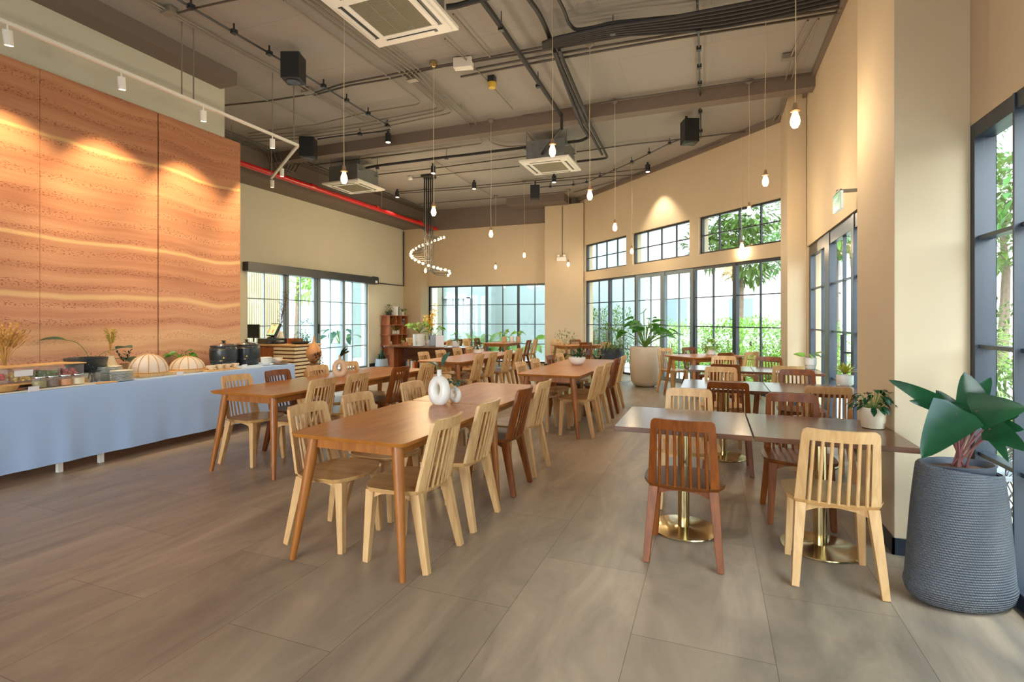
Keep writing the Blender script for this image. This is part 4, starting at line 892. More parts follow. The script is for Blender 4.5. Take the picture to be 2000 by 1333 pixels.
# soup kettles
def kettle(px, py, lab):
    p = Bx(px, X=-6.15); t = thing('soup_kettle', lab, 'kettle', (p.x, p.y, BT + .001), 0, 'black soup kettles')
    MB().lathe([(.13, 0), (.15, .004), (.155, .02), (.165, .08), (.172, .085), (.168, .09), (.174, .16), (.17, .225), (.176, .23), (.17, .236), (.16, .27), (.165, .275), (.165, .285), (.1, .295), (0, .3)], seg=36).build('body', M['kettle'], t, smooth=True)
    MB().lathe([(.14, .29), (.13, .305), (.04, .325), (0, .328)], seg=30).build('lid', M['chrome'], t, smooth=True)
    MB().bar((-.03, 0, .345), (.03, 0, .345), .02, .015).bar((0, 0, .325), (0, 0, .345), .02, .02).build('lid_handle', M['black'], t)
    a = math.atan2(-p.y, -p.x); d = Vector((math.cos(a), math.sin(a), 0))
    MB().lathe([(.018, 0), (.018, .03), (.008, .035), (.008, .045), (0, .046)], seg=12).build('dial', M['black'], t, smooth=True, loc=d * .17 + Vector((0, 0, .035)))
    q = d.cross(Vector((0, 0, 1))); c = d * .178 + Vector((0, 0, .12)); MB().add([c - q * .014, c + q * .014, c + Vector((0, 0, .025)), c - q * .014 + d * .003, c + q * .014 + d * .003, c + Vector((0, 0, .025)) + d * .003], [(0, 1, 2), (3, 5, 4), (0, 3, 4, 1), (1, 4, 5, 2), (2, 5, 3, 0)]).build('warning_label', M['gold'], t)
kettle(437, 716, 'nearer black soup kettle with chrome lid on the buffet'); kettle(482, 712, 'farther black soup kettle with chrome lid near the counter')
def bowl(px, py, r, lab, m=None, group='small bowls before the kettles', z=0):
    p = Bx(px, py); lathe_thing('small_bowl', [(r * .5, 0), (r * .55, .003), (r * .9, .03), (r, .055), (r * .95, .055), (r * .8, .03), (0, .012)], m or M['cream'], (p.x, p.y, BT + .016 + z), lab, 'bowl', group, seg=22)
tray([Vector((-5.66, 4.55, 0)), Vector((-5.66, 5.0, 0)), Vector((-5.83, 5.0, 0)), Vector((-5.83, 4.55, 0))], BT + .002, BT + .014, M['palewood'], 'serving_board', 'round-edged wooden board under the small cream bowls', 'board')
for k, (px, py) in enumerate(((413, 723), (428, 722), (443, 725), (459, 721))): bowl(px, py, .05, ['leftmost small cream bowl before the kettles', 'second small cream bowl before the kettles', 'third small cream bowl before the kettles', 'rightmost small cream bowl before the kettles'][k])
for k, (px, z) in enumerate(((520, 0), (520, .022), (520, .044), (541, 0), (541, .022))): bowl(px, 711, .075, ['lowest bowl in the left white stack at the buffet far end', 'middle bowl in the left white stack at the buffet far end', 'top bowl in the left white stack at the buffet far end', 'lower bowl in the right white stack at the buffet far end', 'upper bowl in the right white stack at the buffet far end'][k], M['ceramic'], 'white soup bowls in %s stack' % ('the left' if k < 3 else 'the right'), z)
for k, (px, py) in enumerate(((348, -5.66), (474, -5.75), (62, -5.62))):
    p = Bx(px, X=py); o = MB().prism([(0, -.04), (.002, -.04), (.002, .04), (0, .04)], 0, .045).prism([(-.03, -.04), (0, -.04), (0, .04), (-.03, .04)], 0, .002).build('name_card', M['paper'], loc=(p.x + .03, p.y, BT + .002)); tag(o, ['small white name card between the two mesh covers', 'small white name card before the farther kettle', 'small white name card beside the grey tongs'][k], 'card')
tray([Vector((-5.63, 3.30, 0)), Vector((-5.63, 3.50, 0)), Vector((-5.73, 3.50, 0)), Vector((-5.73, 3.30, 0))], BT + .002, BT + .01, M['palewood'], 'wooden_coaster', 'loose wooden coaster lying before the cutlery holder', 'coaster')

# ------------------------------------------------------------------ cashier counter behind the buffet
CX, CY = -7.55, 7.6
t = thing('cashier_counter', 'wooden cashier counter with drawer and slatted white curved end', 'counter', (CX, CY, 0), math.radians(0))
MB().box(-1.5, .62, -.33, .33, .93, .96).build('countertop', M['palewood'], t, bevel=.004)
MB().box(-1.5, .15, -.3, .3, .60, .93).box(-1.5, .1, .1, .3, 0, .6).build('body', M['shelf'], t)
dr = MB().box(-.35, .1, -.315, -.3, .66, .9).build('drawer', M['shelf'], t, bevel=.003); MB().sphere((-.0, -.33, .78), .014).build('knob', M['brass'], dr, smooth=True)
sb = MB()
for k in range(13):
    z = .05 + k * .068; q = .10 * (1 - k / 13); sb.box(.12 - .0, .62 - q * .8, -.345 + q * .2, .3, z, z + .042)
sb.build('slatted_end', M['slat'], t); MB().box(.16, .5, -.3, .28, 0.02, .93).build('end_core', M['shelf'], t)
def atop(dx, dy): return (CX + dx, CY + dy, .961)
t = thing('cash_register', 'black point of sale screen on cash drawer showing a table plan', 'cash register', atop(-.2, -.05), math.radians(-20))
MB().box(-.2, .2, -.2, .18, 0, .1).build('cash_drawer', M['black'], t, bevel=.008)
MB().lathe([(.1, .1), (.09, .12), (.03, .13), (.03, .2), (0, .2)], seg=20).build('stand', M['black'], t, smooth=True)
sc_ = MB().add([(-.17, -.05, .15), (.17, -.05, .15), (.17, .06, .38), (-.17, .06, .38), (-.17, 0, .13), (.17, 0, .13), (.17, .1, .37), (-.17, .1, .37)], [(0, 1, 2, 3), (4, 7, 6, 5), (0, 4, 5, 1), (1, 5, 6, 2), (2, 6, 7, 3), (3, 7, 4, 0)]).build('screen', M['black'], t)
def scr(a, b, c, d, off=.002):
    P = lambda x, s: Vector((x, -.05 + .11 * s - off, .15 + .23 * s + off * .4)); return [P(a, c), P(b, c), P(b, d), P(a, d)]
M['scrg'] = mat('screen_green', srgb(190, 214, 160), .3, emit=srgb(190, 214, 160), estr=.5); M['scro'] = mat('screen_orange', srgb(226, 130, 80), .3, emit=srgb(226, 130, 80), estr=.5); M['scrp'] = mat('screen_sand', srgb(222, 206, 150), .3, emit=srgb(222, 206, 150), estr=.5)
MB().add(scr(-.155, .155, .06, .94), [(0, 1, 2, 3)]).build('display', M['scrg'], sc_)
mb = MB()
for q in ((-.13, -.1, .2, .6), (-.05, .05, .78, .88), (.02, .07, .2, .5)): mb.add(scr(*q, off=.004), [(0, 1, 2, 3)])
mb.build('display_blocks', M['scro'], sc_)
mb = MB()
for q in ((-.06, 0, .2, .45), (.08, .12, .3, .8), (-.06, .04, .55, .7)): mb.add(scr(*q, off=.004), [(0, 1, 2, 3)])
mb.build('display_blocks', M['scrp'], sc_)
tag(MB().box(-.12, .12, -.015, .015, .1, .36).box(-.05, .05, -.04, .04, 0, .02).box(-.01, .01, -.01, .01, .02, .1).build('display_screen', M['black'], loc=atop(-.62, -.1), rot=.2), 'small black screen back beside the cash register', 'screen')
t = thing('card_terminal', 'grey card terminals heaped beside the cash register', 'card terminal', atop(.06, -.15)); MB().box(-.06, .06, -.08, .08, 0, .05).build('body', M['charcoal'], t, bevel=.01); MB().box(-.05, .05, -.02, .07, .05, .06).build('keypad', M['plate'], t)
tag(MB().box(-.12, .12, -.08, .08, 0, .1).box(-.01, .01, -.081, -.08, 0, .1).build('wooden_box', M['shelf'], loc=atop(.2, .1)), 'small brown wooden box on the cashier counter', 'box')
potted('planter_bowl', 'black bowl with bushy small-leaved plant on the counter end', 'planter', atop(.42, 0), [(.12, 0), (.17, .03), (.175, .045), (.15, .03), (0, .025)], M['charcoal'], .035, .14, lambda f, s: (cloud(f, (0, 0, .12), .14, .14, .11, 220, .035, .014), cloud(f, (.06, 0, .24), .05, .05, .13, 60, .03, .012)), M['olive'])
t = thing('branch_vase', 'tall vase of bare dark twigs beside the earth wall end', 'vase', (-7.9, 7.9, .961))
MB().lathe([(.05, 0), (.07, .05), (.04, .2), (.03, .22), (0, .2)], seg=18).build('body', M['ceramic'], t, smooth=True)
sm = MB(); bm_ = MB()
for k in range(5):
    az = rnd(-.6, .9); tip = Vector((.12 * math.cos(az) + rnd(-.05, .1), .1 * math.sin(az), rnd(.7, 1.0))); pts = arc((0, 0, .2), (0, 0, .5), tip, 7); sm.tube(pts, .003, 4)
    for p in pts[2:]:
        for _ in range(3): e = p + Vector((rnd(-.08, .08), rnd(-.06, .06), rnd(.02, .1))); sm.tube([p, e], .0015, 4); bm_.sphere(e, .007, 5, 4)
sm.build('twigs', M['bark'], t, smooth=True); bo_ = bm_.build('buds', M['brownflower'], t, smooth=True); bo_['kind'] = 'stuff'
# gourd sculpture on a rattan stool
gp = onD(613, 745, 8.6)
t = thing('rattan_stool', 'curved rattan stool between buffet end and glass door', 'stool', (gp.x, gp.y, 0))
MB().lathe([(.17, .42), (.19, .43), (.19, .45), (0, .455)], seg=28).build('seat', M['rattan'], t, smooth=True)
for k in range(5):
    a = 2 * PI * k / 5; MB().tube(arc((.16 * math.cos(a), .16 * math.sin(a), .43), (.26 * math.cos(a), .26 * math.sin(a), .2), (.17 * math.cos(a), .17 * math.sin(a), 0), 8), .014, 7).build('leg', M['rattan'], t, smooth=True)
t = thing('gourd_sculpture', 'tan hourglass gourd with a bunch of brown dried flowers', 'sculpture', (gp.x, gp.y, .456))
MB().lathe([(.10, 0), (.15, .02), (.16, .07), (.13, .13), (.07, .19), (.05, .23), (.07, .28), (.115, .34), (.125, .40), (.11, .47), (.07, .53), (.03, .57), (.015, .62), (.012, .68), (0, .685)], seg=26).build('gourd', M['gourd'], t, smooth=True)
f = MB(); cloud(f, (.13, -.06, .26), .07, .07, .16, 130, .08, .03); f.build('dried_flowers', M['brownflower'], t, smooth='all')
MB().tube(arc((.02, -.02, .6), (.16, -.08, .55), (.13, -.07, .38), 8), .004, 5).build('ribbon', M['dried'], t)

# ------------------------------------------------------------------ bookshelf with plants at the left wall
S0 = Vector((-9.3, 13.95, 0)); SL = 1.15; SDp = .3    # runs along the left wall then faces the room
t = thing('open_shelf', 'open wooden shelf unit of five staggered boards with potted plants', 'shelf', (S0.x, S0.y, 0), PI / 2)
zs = [0.0, .33, .62, .93, 1.23, 1.52]
for z in zs: MB().box(-SL / 2, SL / 2, -SDp / 2, SDp / 2, z, z + .02).build('board', M['shelf'], t, bevel=.002)
dv = [(-.45, .02, .05, .42), (-.42, -.1, .3, .5), (-.48, -.05, .2, .48), (-.5, 0.25, .2, .45), (-.5, -.15, .15, .5)]
for i, xs in enumerate(dv):
    for x in xs: MB().box(x - .01, x + .01, -SDp / 2 + .01, SDp / 2 - .01, zs[i] + .02, zs[i + 1]).build('divider', M['shelf'], t)
    q = MB().box(xs[0], xs[1], SDp / 2 - .02, SDp / 2 - .01, zs[i] + .02, zs[i + 1]); q.build('back_panel', M['palewood'] if i in (2, 3, 4) else M['shelf'], t)
def onshelf(lx, lvl, ly=0): return (S0.x - ly * 1.0, S0.y + lx, zs[lvl] + .021)
def small_pot(lab, loc, r, h, pm, fol, lm, soil=True): return potted('potted_plant', lab, 'potted plant', loc, cyl(r, h), pm, h - .03, r - .012, fol, lm, seg=16)
for lab, lx, lvl, r, h, pm, fol, lm in (
    ('trailing dark vine on the shelf top left corner', -.33, 5, .08, .12, 'charcoal', lambda f, s: (cloud(f, (0, 0, .2), .12, .12, .13, 120, .06, .03), vine(f, (0, 0, .1), 5, .6, .05, .1)), 'olive'),
    ('green pothos in a white pot on the shelf top right corner', .42, 5, .06, .12, 'ceramic', lambda f, s: (stemmed(f, s, (0, 0, .1), 8, .12, .1, .11, .07), vine(f, (0, 0, .1), 2, .15)), 'leaf'),
    ('small leafy plant in a white ridged pot on the third board up', .12, 3, .07, .12, 'ceramic', lambda f, s: cloud(f, (0, 0, .17), .09, .09, .07, 60, .05, .03), 'leafl'),
    ('white pot with yellow-green sprigs at the left of the second board', -.28, 2, .055, .09, 'ceramic', lambda f, s: cloud(f, (0, 0, .14), .07, .07, .07, 50, .04, .02), 'leafl'),
    ('white pot with yellow-green sprigs in the middle of the second board', .05, 2, .06, .10, 'ceramic', lambda f, s: cloud(f, (0, 0, .15), .07, .07, .07, 50, .04, .02), 'leafl'),
    ('white pot with trailing leaves at the right of the second board', .42, 2, .06, .09, 'ceramic', lambda f, s: (vine(f, (0, 0, .1), 3, .1, .05), stemmed(f, s, (.03, 0, .1), 5, .1, .08, .09, .06)), 'leaf'),
    ('round cactus in a dark pot on the lowest shelf board', -.3, 1, .045, .06, 'charcoal', lambda f, s: f.sphere((0, 0, .09), .05), 'leafd'),
    ('upright cactus in a small pot on the lowest shelf board', -.16, 1, .045, .06, 'clay', lambda f, s: f.sphere((0, 0, .12), .05, sz=1.7), 'leafd')):
    small_pot(lab, onshelf(lx, lvl), r, h, M[pm], fol, M[lm])
for lab, lx, lvl, prof, m in (
    ('pink figurine on the left of the fourth shelf board', -.42, 3, [(.05, 0), (.04, .05), (.06, .1), (.03, .14), (.045, .18), (0, .21)], 'tan'),
    ('white rabbit-shaped ornament left on the fourth shelf board', -.12, 3, [(.03, 0), (.04, .04), (.02, .08), (.03, .12), (0, .15)], 'ceramic'),
    ('white cup ornament right on the fourth shelf board', -.02, 3, [(.03, 0), (.045, .05), (.04, .1), (0, .12)], 'ceramic'),
    ('white bust vase with pale petals on the fifth shelf board', -.03, 4, [(.05, 0), (.06, .03), (.05, .07), (.07, .12), (0, .15)], 'cream'),
    ('grey and white coffee grinder on the fifth shelf board', .45, 4, [(.05, 0), (.06, .06), (.03, .09), (.07, .14), (.06, .18), (0, .2)], 'zinc'),
    ('tan clay cup on the lowest shelf board right end', .3, 1, [(.05, 0), (.06, .1), (.055, .1), (0, .02)], 'tan')):
    lathe_thing('ornament', prof, M[m], onshelf(lx, lvl), lab, 'ornament', seg=16)
for k, (lx, lvl, w_, h, m, lab) in enumerate(((-.06, 5, .05, .27, 2, 'tall white book leftmost on the shelf top'), (.0, 5, .06, .28, 2, 'tall white book second on the shelf top'), (.07, 5, .05, .27, 1, 'tall black book on the shelf top'), (.12, 5, .035, .26, 2, 'tall white book right of the black one'), (.52, 3, .03, .22, 0, 'cream book leaning at the fourth board right end'), (.24, 4, .05, .1, 4, 'blue boxed book on the fifth shelf board'))):
    tag(MB().box(-w_ / 2, w_ / 2, -.1, .1, 0, h).build('book', M['books'][m], loc=onshelf(lx, lvl), rot=PI / 2, bevel=.002), lab, 'book')
potted('cactus_planter', 'grey-blue round planter with upright cactus on the floor beside the shelf', 'planter', (-9.22, 13.12, 0), [(.15, 0), (.2, .02), (.17, .24), (.155, .24), (.15, .2), (0, .2)], M['bluegrey'], .21, .15,
       lambda f, s: [f.tube([(x, y, .2), (x, y, .2 + h)], [.03, .03], 8) for x, y, h in ((0, 0, .3), (.06, .04, .22), (-.05, .06, .26), (-.06, -.05, .18), (.03, -.07, .24))], M['leafd'])
# ------------------------------------------------------------------ planted console with open shelf of books
KX, KY = -6.05, 10.62
t = thing('console_table', 'long dark oval console table with open shelf, crowded with potted plants', 'table', (KX, KY, 0))
pts = [(.62 + .33 * math.cos(a), .33 * math.sin(a)) for a in [-PI / 2 + PI * k / 12 for k in range(13)]]; pts = [(x + .35, y) for x, y in pts] + [(-x - .35, -y) for x, y in pts]
MB().prism(pts, .765, .79, .01).build('tabletop', M['walnut'], t, bevel=.003)
for x in (-.98, .98): MB().box(x - .06, x + .06, -.22, .22, 0, .765).build('leg', M['shelf'], t)
MB().box(-.92, .92, .16, .19, .05, .76).build('back_panel', M['walnut'], t); MB().box(-.92, .92, -.2, .16, .22, .245).build('shelf_board', M['shelf'], t)
def onk(dx, dy, z=.791): return (KX + dx, KY + dy, z)
def vinep(f, s): stemmed(f, s, (0, 0, .3), 26, .25, .24, .15, .11); vine(f, (0, 0, .28), 4, .3, .07, .12)
potted('potted_plant', 'green trailing pothos in a tall white pot, left on the console', 'potted plant', onk(-.38, .02), cyl(.15, .28), M['ceramic'], .25, .14, vinep, M['leafl'])
potted('potted_plant', 'leafy plant in a tall grey pot, second on the console', 'potted plant', onk(.02, .06), cyl(.12, .26), M['bluegrey'], .23, .11, lambda f, s: stemmed(f, s, (0, 0, .22), 10, .25, .2, .14, .09), M['leaf'])
t = thing('orchid', 'tall yellow flowering spray rising above the console plants', 'flowers', onk(-.2, .2)); MB().lathe(cyl(.07, .14), seg=18).build('pot', M['ceramic'], t, smooth=True)
s_, f = MB(), MB()
for tx, tz in ((-.12, .66), (.16, .92), (.08, .75)):
    pp = arc((0, 0, .12), (0, 0, .5), (tx, 0, tz), 7); s_.tube(pp, .006, 5)
    for q in pp[3:]: cloud(f, q, .08, .05, .09, 26, .05, .035)
s_.build('stems', M['ceramic'], t, smooth=True); M['yellow'] = mat('yellow_petal', srgb(240, 200, 40), .5); f.build('blossoms', M['yellow'], t, smooth='all')
potted('potted_plant', 'small terracotta pot with spilling vine at the console left end', 'potted plant', onk(-.68, -.1), cyl(.06, .1), M['clay'], .08, .05, lambda f, s: vine(f, (0, 0, .1), 5, .1, .06), M['leafl'])
potted('potted_plant', 'white orchid-like sprigs in a white pot, right on the console', 'potted plant', onk(.55, .08), cyl(.08, .13), M['ceramic'], .1, .07, lambda f, s: (cloud(f, (0, 0, .22), .13, .1, .1, 90, .05, .03)), M['leaf'])
tag(MB().box(-.02, .02, -.09, .09, 0, .26).build('menu_board', M['paper'], loc=onk(.27, -.16), rot=-.7), 'white menu board leaning among the console plants', 'board')
bx_ = -.62
for k in range(11):
    w_ = rnd(.02, .05); m = random.choice(M['books']); h = rnd(.16, .24)
    tag(MB().box(-w_ / 2, w_ / 2, -.08, .08, 0, h).build('book', m, loc=onk(bx_ + w_ / 2, -.08, .246), rot=0), '%s book from the left in the row on the console shelf' % ORDN[k], 'book', 'books on the console shelf'); bx_ += w_ + .012 + (.12 if k == 4 else 0)
tag(MB().box(-.16, .16, -.09, .09, 0, .12).build('storage_basket', M['rattan'], loc=onk(.4, -.07, .246)), 'rattan basket on the console shelf right of the books', 'basket')
tag(MB().box(-.2, .2, -.09, .09, 0, .14).build('storage_basket', M['rattan'], loc=onk(-.55, -.05, .001)), 'rattan basket standing on the floor under the console', 'basket')
# pots on the back window table and low planters near the pier
for k, (dx, pm, lab) in enumerate(((-.05, 'tan', 'tan pot with upright leaves on the back window table'), (.14, 'plate', 'pale pot with small pink sprig on the back window table'), (.3, 'tan', 'right tan pot with broad leaf on the back window table'))):
    small_pot(lab, (-5.65 + dx, 14.2 + .12 * k, .751), .07, .16, M[pm], (lambda f, s: stemmed(f, s, (0, 0, .14), 6, .22, .12, .18, .12)) if k != 1 else (lambda f, s: cloud(f, (0, 0, .2), .05, .05, .06, 20, .04, .03)), M['leafl'])
t = thing('floor_planter', 'low green planter box with spiky leaves between long table and corner table', 'planter', (-2.35, 9.7, 0))
MB().box(-.55, .55, -.2, .2, 0, .62).build('box', mat('sage_planter', srgb(160, 164, 122), .6), t, bevel=.006); f = MB()
for x in (-.35, 0, .35): fern(f, (x, 0, .6), 9, .42, .09, .5)
f.build('foliage', M['leafd'], t, smooth='all')
potted('flower_pot', 'fine-leaved silver plant with pale blue flower beside the corner table', 'planter', (-2.95, 10.9, 0), cyl(.2, .5), M['charcoal'], .46, .18, lambda f, s: cloud(f, (0, 0, .8), .3, .3, .4, 300, .09, .02), M['olive'])

# ------------------------------------------------------------------ ceiling services
def ceil_run(name, lab, runs, r, m, z=4.94, cat='conduit', seg=7, group=None, clamps=(), extra=None):
    mb = MB()
    for pts in runs:
        P = [at(p[0], p[1], p[2] if len(p) > 2 else z) for p in pts]
        q = [P[0]]
        for i in range(1, len(P) - 1):          # small elbow radius
            a = (P[i - 1] - P[i]); b = (P[i + 1] - P[i]); d = min(.14, a.length * .35, b.length * .35)
            q += arc(P[i] + a.normalized() * d, P[i], P[i] + b.normalized() * d, 3)
        q.append(P[-1]); mb.tube(q, r, seg)
    if clamps:
        t = thing(name, lab, cat, (0, 0, 0), 0, group); mb.build('pipe', m, t, smooth=True)
        for c in clamps:
            p = at(c[0], c[1], z); MB().box(-.03, .03, -.03, .03, -r - .012, r + .012).box(-.008, .008, -.008, .008, 0, CEIL - z).build('clamp', M['black'], t, loc=p)
        return t
    return tag(mb.build(name, m, smooth=True), lab, cat, group)
G = 'ceiling conduits'
C = ceil_run
C('conduit', 'grey conduit pair crossing the ceiling from the left pier to the first air conditioner',
  [[(438, 206), (526, 197), (608, 184), (668, 164), (778, 143), (950, 113), (1069, 90), (1240, 62)], [(614, 186), (683, 167), (762, 154), (857, 131), (950, 117), (1069, 97), (1250, 66)]], .014, M['conduit_d'])
C('conduit', 'paired dark conduits running under the black cable bundle to the right wall', [[(900, 150), (1070, 118), (1300, 78), (1500, 47), (1640, 24)], [(927, 135), (1070, 108), (1300, 70), (1500, 38), (1645, 14)]], .016, M['conduit_d'])
C('conduit', 'bent grey conduit, leftmost of those from above the first air conditioner', [[(554, 0), (680, 91), (756, 148), (825, 203), (715, 220), (620, 243), (485, 261)]], .013, M['conduit'])
C('conduit_bundle', 'bundle of grey conduits turning left after the first air conditioner', [[(589, 0), (778, 139), (860, 211), (715, 240), (600, 258), (485, 266)], [(605, 0), (790, 139), (873, 215), (720, 246), (600, 264), (480, 272)], [(619, 0), (802, 139), (886, 220), (730, 252), (600, 270), (475, 279)]], .013, M['conduit'])
C('conduit_bundle', 'grey conduits running on past the beam toward the second air conditioner', [[(632, 0), (812, 139), (841, 170), (907, 233), (945, 280), (841, 293), (725, 310)], [(646, 0), (822, 139), (857, 170), (920, 230), (950, 268)]], .013, M['conduit'])
C('conduit', 'grey conduit right of the first air conditioner', [[(885, 28), (957, 111)]], .013, M['conduit'])
C('conduit', 'grey conduit leading to the yellow beacon on the ceiling', [[(869, 76), (923, 129), (940, 145), (1001, 213)]], .012, M['conduit'])
C('conduit', 'two thin conduits bending down past the beam near the ceiling centre', [[(900, 206), (925, 236), (961, 280), (988, 287), (1032, 284)], [(1008, 233), (1045, 280)]], .012, M['conduit'])
C('conduit', 'long grey conduit beside the bulkhead above the earth wall', [[(100, -16), (160, 16), (295, 88), (522, 196), (616, 240)]], .012, M['conduit'])
C('conduit', 'double conduit with junction boxes left of the black speaker track', [[(262, -8), (330, 26), (546, 146), (600, 180), (715, 240)], [(276, -8), (346, 30), (552, 143), (608, 178), (722, 238)]], .011, M['conduit'])
C('conduit', 'dark conduit crossing from the speaker track to the upper edge', [[(345, 26), (381, 16), (454, 0), (520, -14)]], .012, M['conduit_d'])
C('conduit', 'dark conduit just past the beam toward the middle', [[(608, 323), (739, 306), (808, 298), (900, 286)]], .014, M['conduit_d'])
C('conduit', 'dark conduit feeding the third air conditioner from the left', [[(739, 341), (840, 330), (900, 322), (1030, 305)]], .014, M['conduit_d'])
C('conduit', 'dark conduit ending at the round smoke detector', [[(806, 348), (900, 337), (1015, 325)]], .012, M['conduit_d'])
C('conduit', 'paired dark conduits linking the small black spotlights', [[(780, 375), (926, 363), (1082, 350), (1265, 329)], [(782, 378), (926, 368), (1082, 354), (1200, 344), (1255, 341)]], .012, M['conduit_d'])
C('conduit', 'farthest dark conduit across the ceiling before the back beam', [[(818, 399), (968, 387), (1111, 374)]], .012, M['conduit_d'])
C('conduit', 'thin diagonal conduit through a black spotlight box', [[(850, 314), (888, 340), (926, 363), (968, 387)]], .009, M['conduit'])
C('conduit', 'dark conduit over the small windows to the right wall', [[(1126, 297), (1234, 282), (1332, 272), (1447, 258), (1490, 257)]], .013, M['conduit_d'])
C('conduit', 'long conduit along the oblique wall and ceiling edge', [[(1120, 376), (1270, 334), (1400, 280), (1450, 262)]], .012, M['conduit_d'])
C('conduit', 'pair of grey conduits beside the right wall ending at a junction plate', [[(1599, 37), (1559, 111), (1528, 219), (1511, 250)], [(1578, 40), (1545, 110), (1521, 215), (1503, 252)]], .013, M['conduit'])
C('conduit', 'conduit along the beam edge joining two pendant roses', [[(1020, 226), (1094, 215), (1201, 196), (1467, 158), (1590, 142)]], .012, M['conduit_d'])
for k, (x, z) in enumerate(((-8.75, 4.93), (-8.65, 4.93), (-8.55, 4.93), (-8.42, 4.93))):
    tag(MB().tube([(x, 5.7, z), (x, 8.35, z), (x, 8.5, 4.6), (x, 8.8, 4.6), (x, 9.0, z), (x, 14.9, z)], .013, 7).build('conduit', M['conduit_d'], smooth=True), ['conduit nearest the left edge beam, running back beside the red pipe', 'second conduit from the left edge beam beside the red pipe', 'third conduit from the left edge beam beside the red pipe', 'fourth conduit from the left edge beam beside the red pipe'][k], 'conduit', 'conduits beside the red pipe')
for k, zz in enumerate((4.62, 4.5)):
    tag(MB().tube([(XL + .64, 5.7, zz), (XL + .64, 14.9, zz)], .011, 6).build('conduit', M['conduit_d'], smooth=True), ['upper thin conduit on the face of the left edge beam', 'lower thin conduit on the face of the left edge beam'][k], 'conduit')
# insulated pipes and the cable bundle
C('insulated_pipe', 'thick black insulated pipe sloping from the upper edge down to the third air conditioner', [[(925, -22, 4.82), (965, 32, 4.82), (1055, 165, 4.82), (1096, 226, 4.82)], ], .034, M['duct'], cat='pipe')
C('insulated_pipe', 'black insulated pipe turning left across the ceiling to the second air conditioner', [[(1020, -20, 4.84), (1054, 27, 4.84), (1069, 61, 4.84), (1090, 122, 4.84), (1122, 209, 4.6), (1136, 246, 4.8), (1151, 267, 4.8), (1136, 275, 4.8), (1035, 287, 4.8), (900, 304, 4.8), (872, 307, 4.8), (737, 324, 4.8), (700, 331, 4.8)]], .028, M['duct'], cat='pipe')
C('insulated_pipe', 'black insulated pipe pair bending down to the right of the third air conditioner', [[(1092, 97, 4.8), (1100, 118, 4.8), (1138, 208, 4.58), (1153, 243, 4.8), (1183, 300, 4.8), (1187, 309, 4.8), (1127, 316, 4.8)], [(1084, 100, 4.8), (1093, 122, 4.8), (1131, 210, 4.58), (1146, 246, 4.8), (1176, 302, 4.8)]], .024, M['duct'], cat='pipe')
C('cable_bundle', 'heavy bundle of black insulated pipes sweeping across to the right wall',
  [[(1080, -22, 4.8), (1102, 20, 4.8), (1110, 44, 4.8), (1123, 59, 4.8), (1157, 54, 4.8), (1197, 44, 4.8), (1271, 37, 4.8), (1373, 27, 4.8), (1500, 3, 4.8), (1580, -18, 4.8)]] +
  [[(1060, 94 - k * 2, 4.8 - .012 * k), (1085, 89 - k * 3, 4.8 - .012 * k), (1197, 70 - k * 4, 4.8 - .012 * k), (1305, 63 - k * 5.5, 4.8 - .012 * k), (1406, 54 - k * 7.5, 4.8 - .012 * k), (1500, 36 - k * 7.5, 4.8 - .012 * k), (1640, 4 - k * 8, 4.8 - .012 * k)] for k in range(6)], .02, M['duct'], cat='pipe')
C('cable_bundle', 'short black pipe stub with clamp at the first air conditioner right side', [[(872, 14, 4.7), (890, 12, 4.72), (955, -6, 4.8)]], .03, M['duct'], cat='pipe')
tag(MB().tube([at(1097, 222, 4.82), at(1097, 222, 4.82) + Vector((0, 0, -.25)), (-3.0, 9.4, 4.56), (-3.0, 9.6, 4.56)], .026, 8).build('insulated_pipe', M['duct'], smooth=True), 'short black pipe dropping behind the beam into the third air conditioner', 'pipe')
for k, p in enumerate(((979, 22), (1051, 140), (1197, 30), (737, 310), (872, 290), (1364, 25))):
    b = at(p[0], p[1], CEIL); tag(MB().tube([b, b + Vector((0, 0, -.2))], .006, 6).box(b.x - .03, b.x + .03, b.y - .03, b.y + .03, CEIL - .23, CEIL - .19).build('pipe_hanger', M['black']), ['threaded hanger on the thick pipe at the upper edge', 'threaded hanger on the thick pipe before the beam', 'clamp hanger gripping the cable bundle', 'threaded hanger on the pipe near the second air conditioner', 'threaded hanger on the pipe past the beam', 'clamp hanger on the speaker track and cable bundle'][k], 'hanger')
# red sprinkler main
t = thing('sprinkler_pipe', 'red sprinkler main running along the left wall under the beam', 'pipe', (0, 0, 0))
MB().tube([(-8.36, 5.7, 4.4), (-8.36, 14.9, 4.36)], .055, 14).build('pipe', M['red'], t, smooth=True)
for y in (6.9, 9.2, 11.6, 13.8):
    MB().tube([(-8.36, y, 4.4), (-8.36, y + .12, 4.4)], .062, 14).build('coupling', M['red'], t, smooth=True)
    MB().tube([(-8.3, y + .2, 4.42), (-8.28, y + .2, CEIL)], .008, 6).build('hanger', M['conduit'], t)
MB().tube([(-8.36, 14.3, 4.36), (-8.36, 14.3, 4.1)], .03, 10).build('drop', M['red'], t, smooth=True)
tag(MB().tube([(-9.46, 14.68, 4.3), (-9.46, 14.68, 2.52), (-9.46, 13.15, 2.52)], .02, 6).box(-9.48, -9.4, 13.0, 13.2, 2.62, 2.7).build('black_conduit', M['black']), 'black conduit dropping in the left back corner to the door header', 'conduit')
tag(MB().tube([(-4.1, 14.79, 4.75), (-4.1, 14.79, 3.3)], .014, 6).build('conduit', M['conduit']), 'grey conduit running down the back column to the emergency light', 'conduit')
t = thing('emergency_light', 'white twin-head emergency light on the back column', 'lamp', (-4.1, 14.72, 3.18)); MB().box(-.14, .14, -.05, .05, -.06, .06).build('body', M['white'], t, bevel=.01)
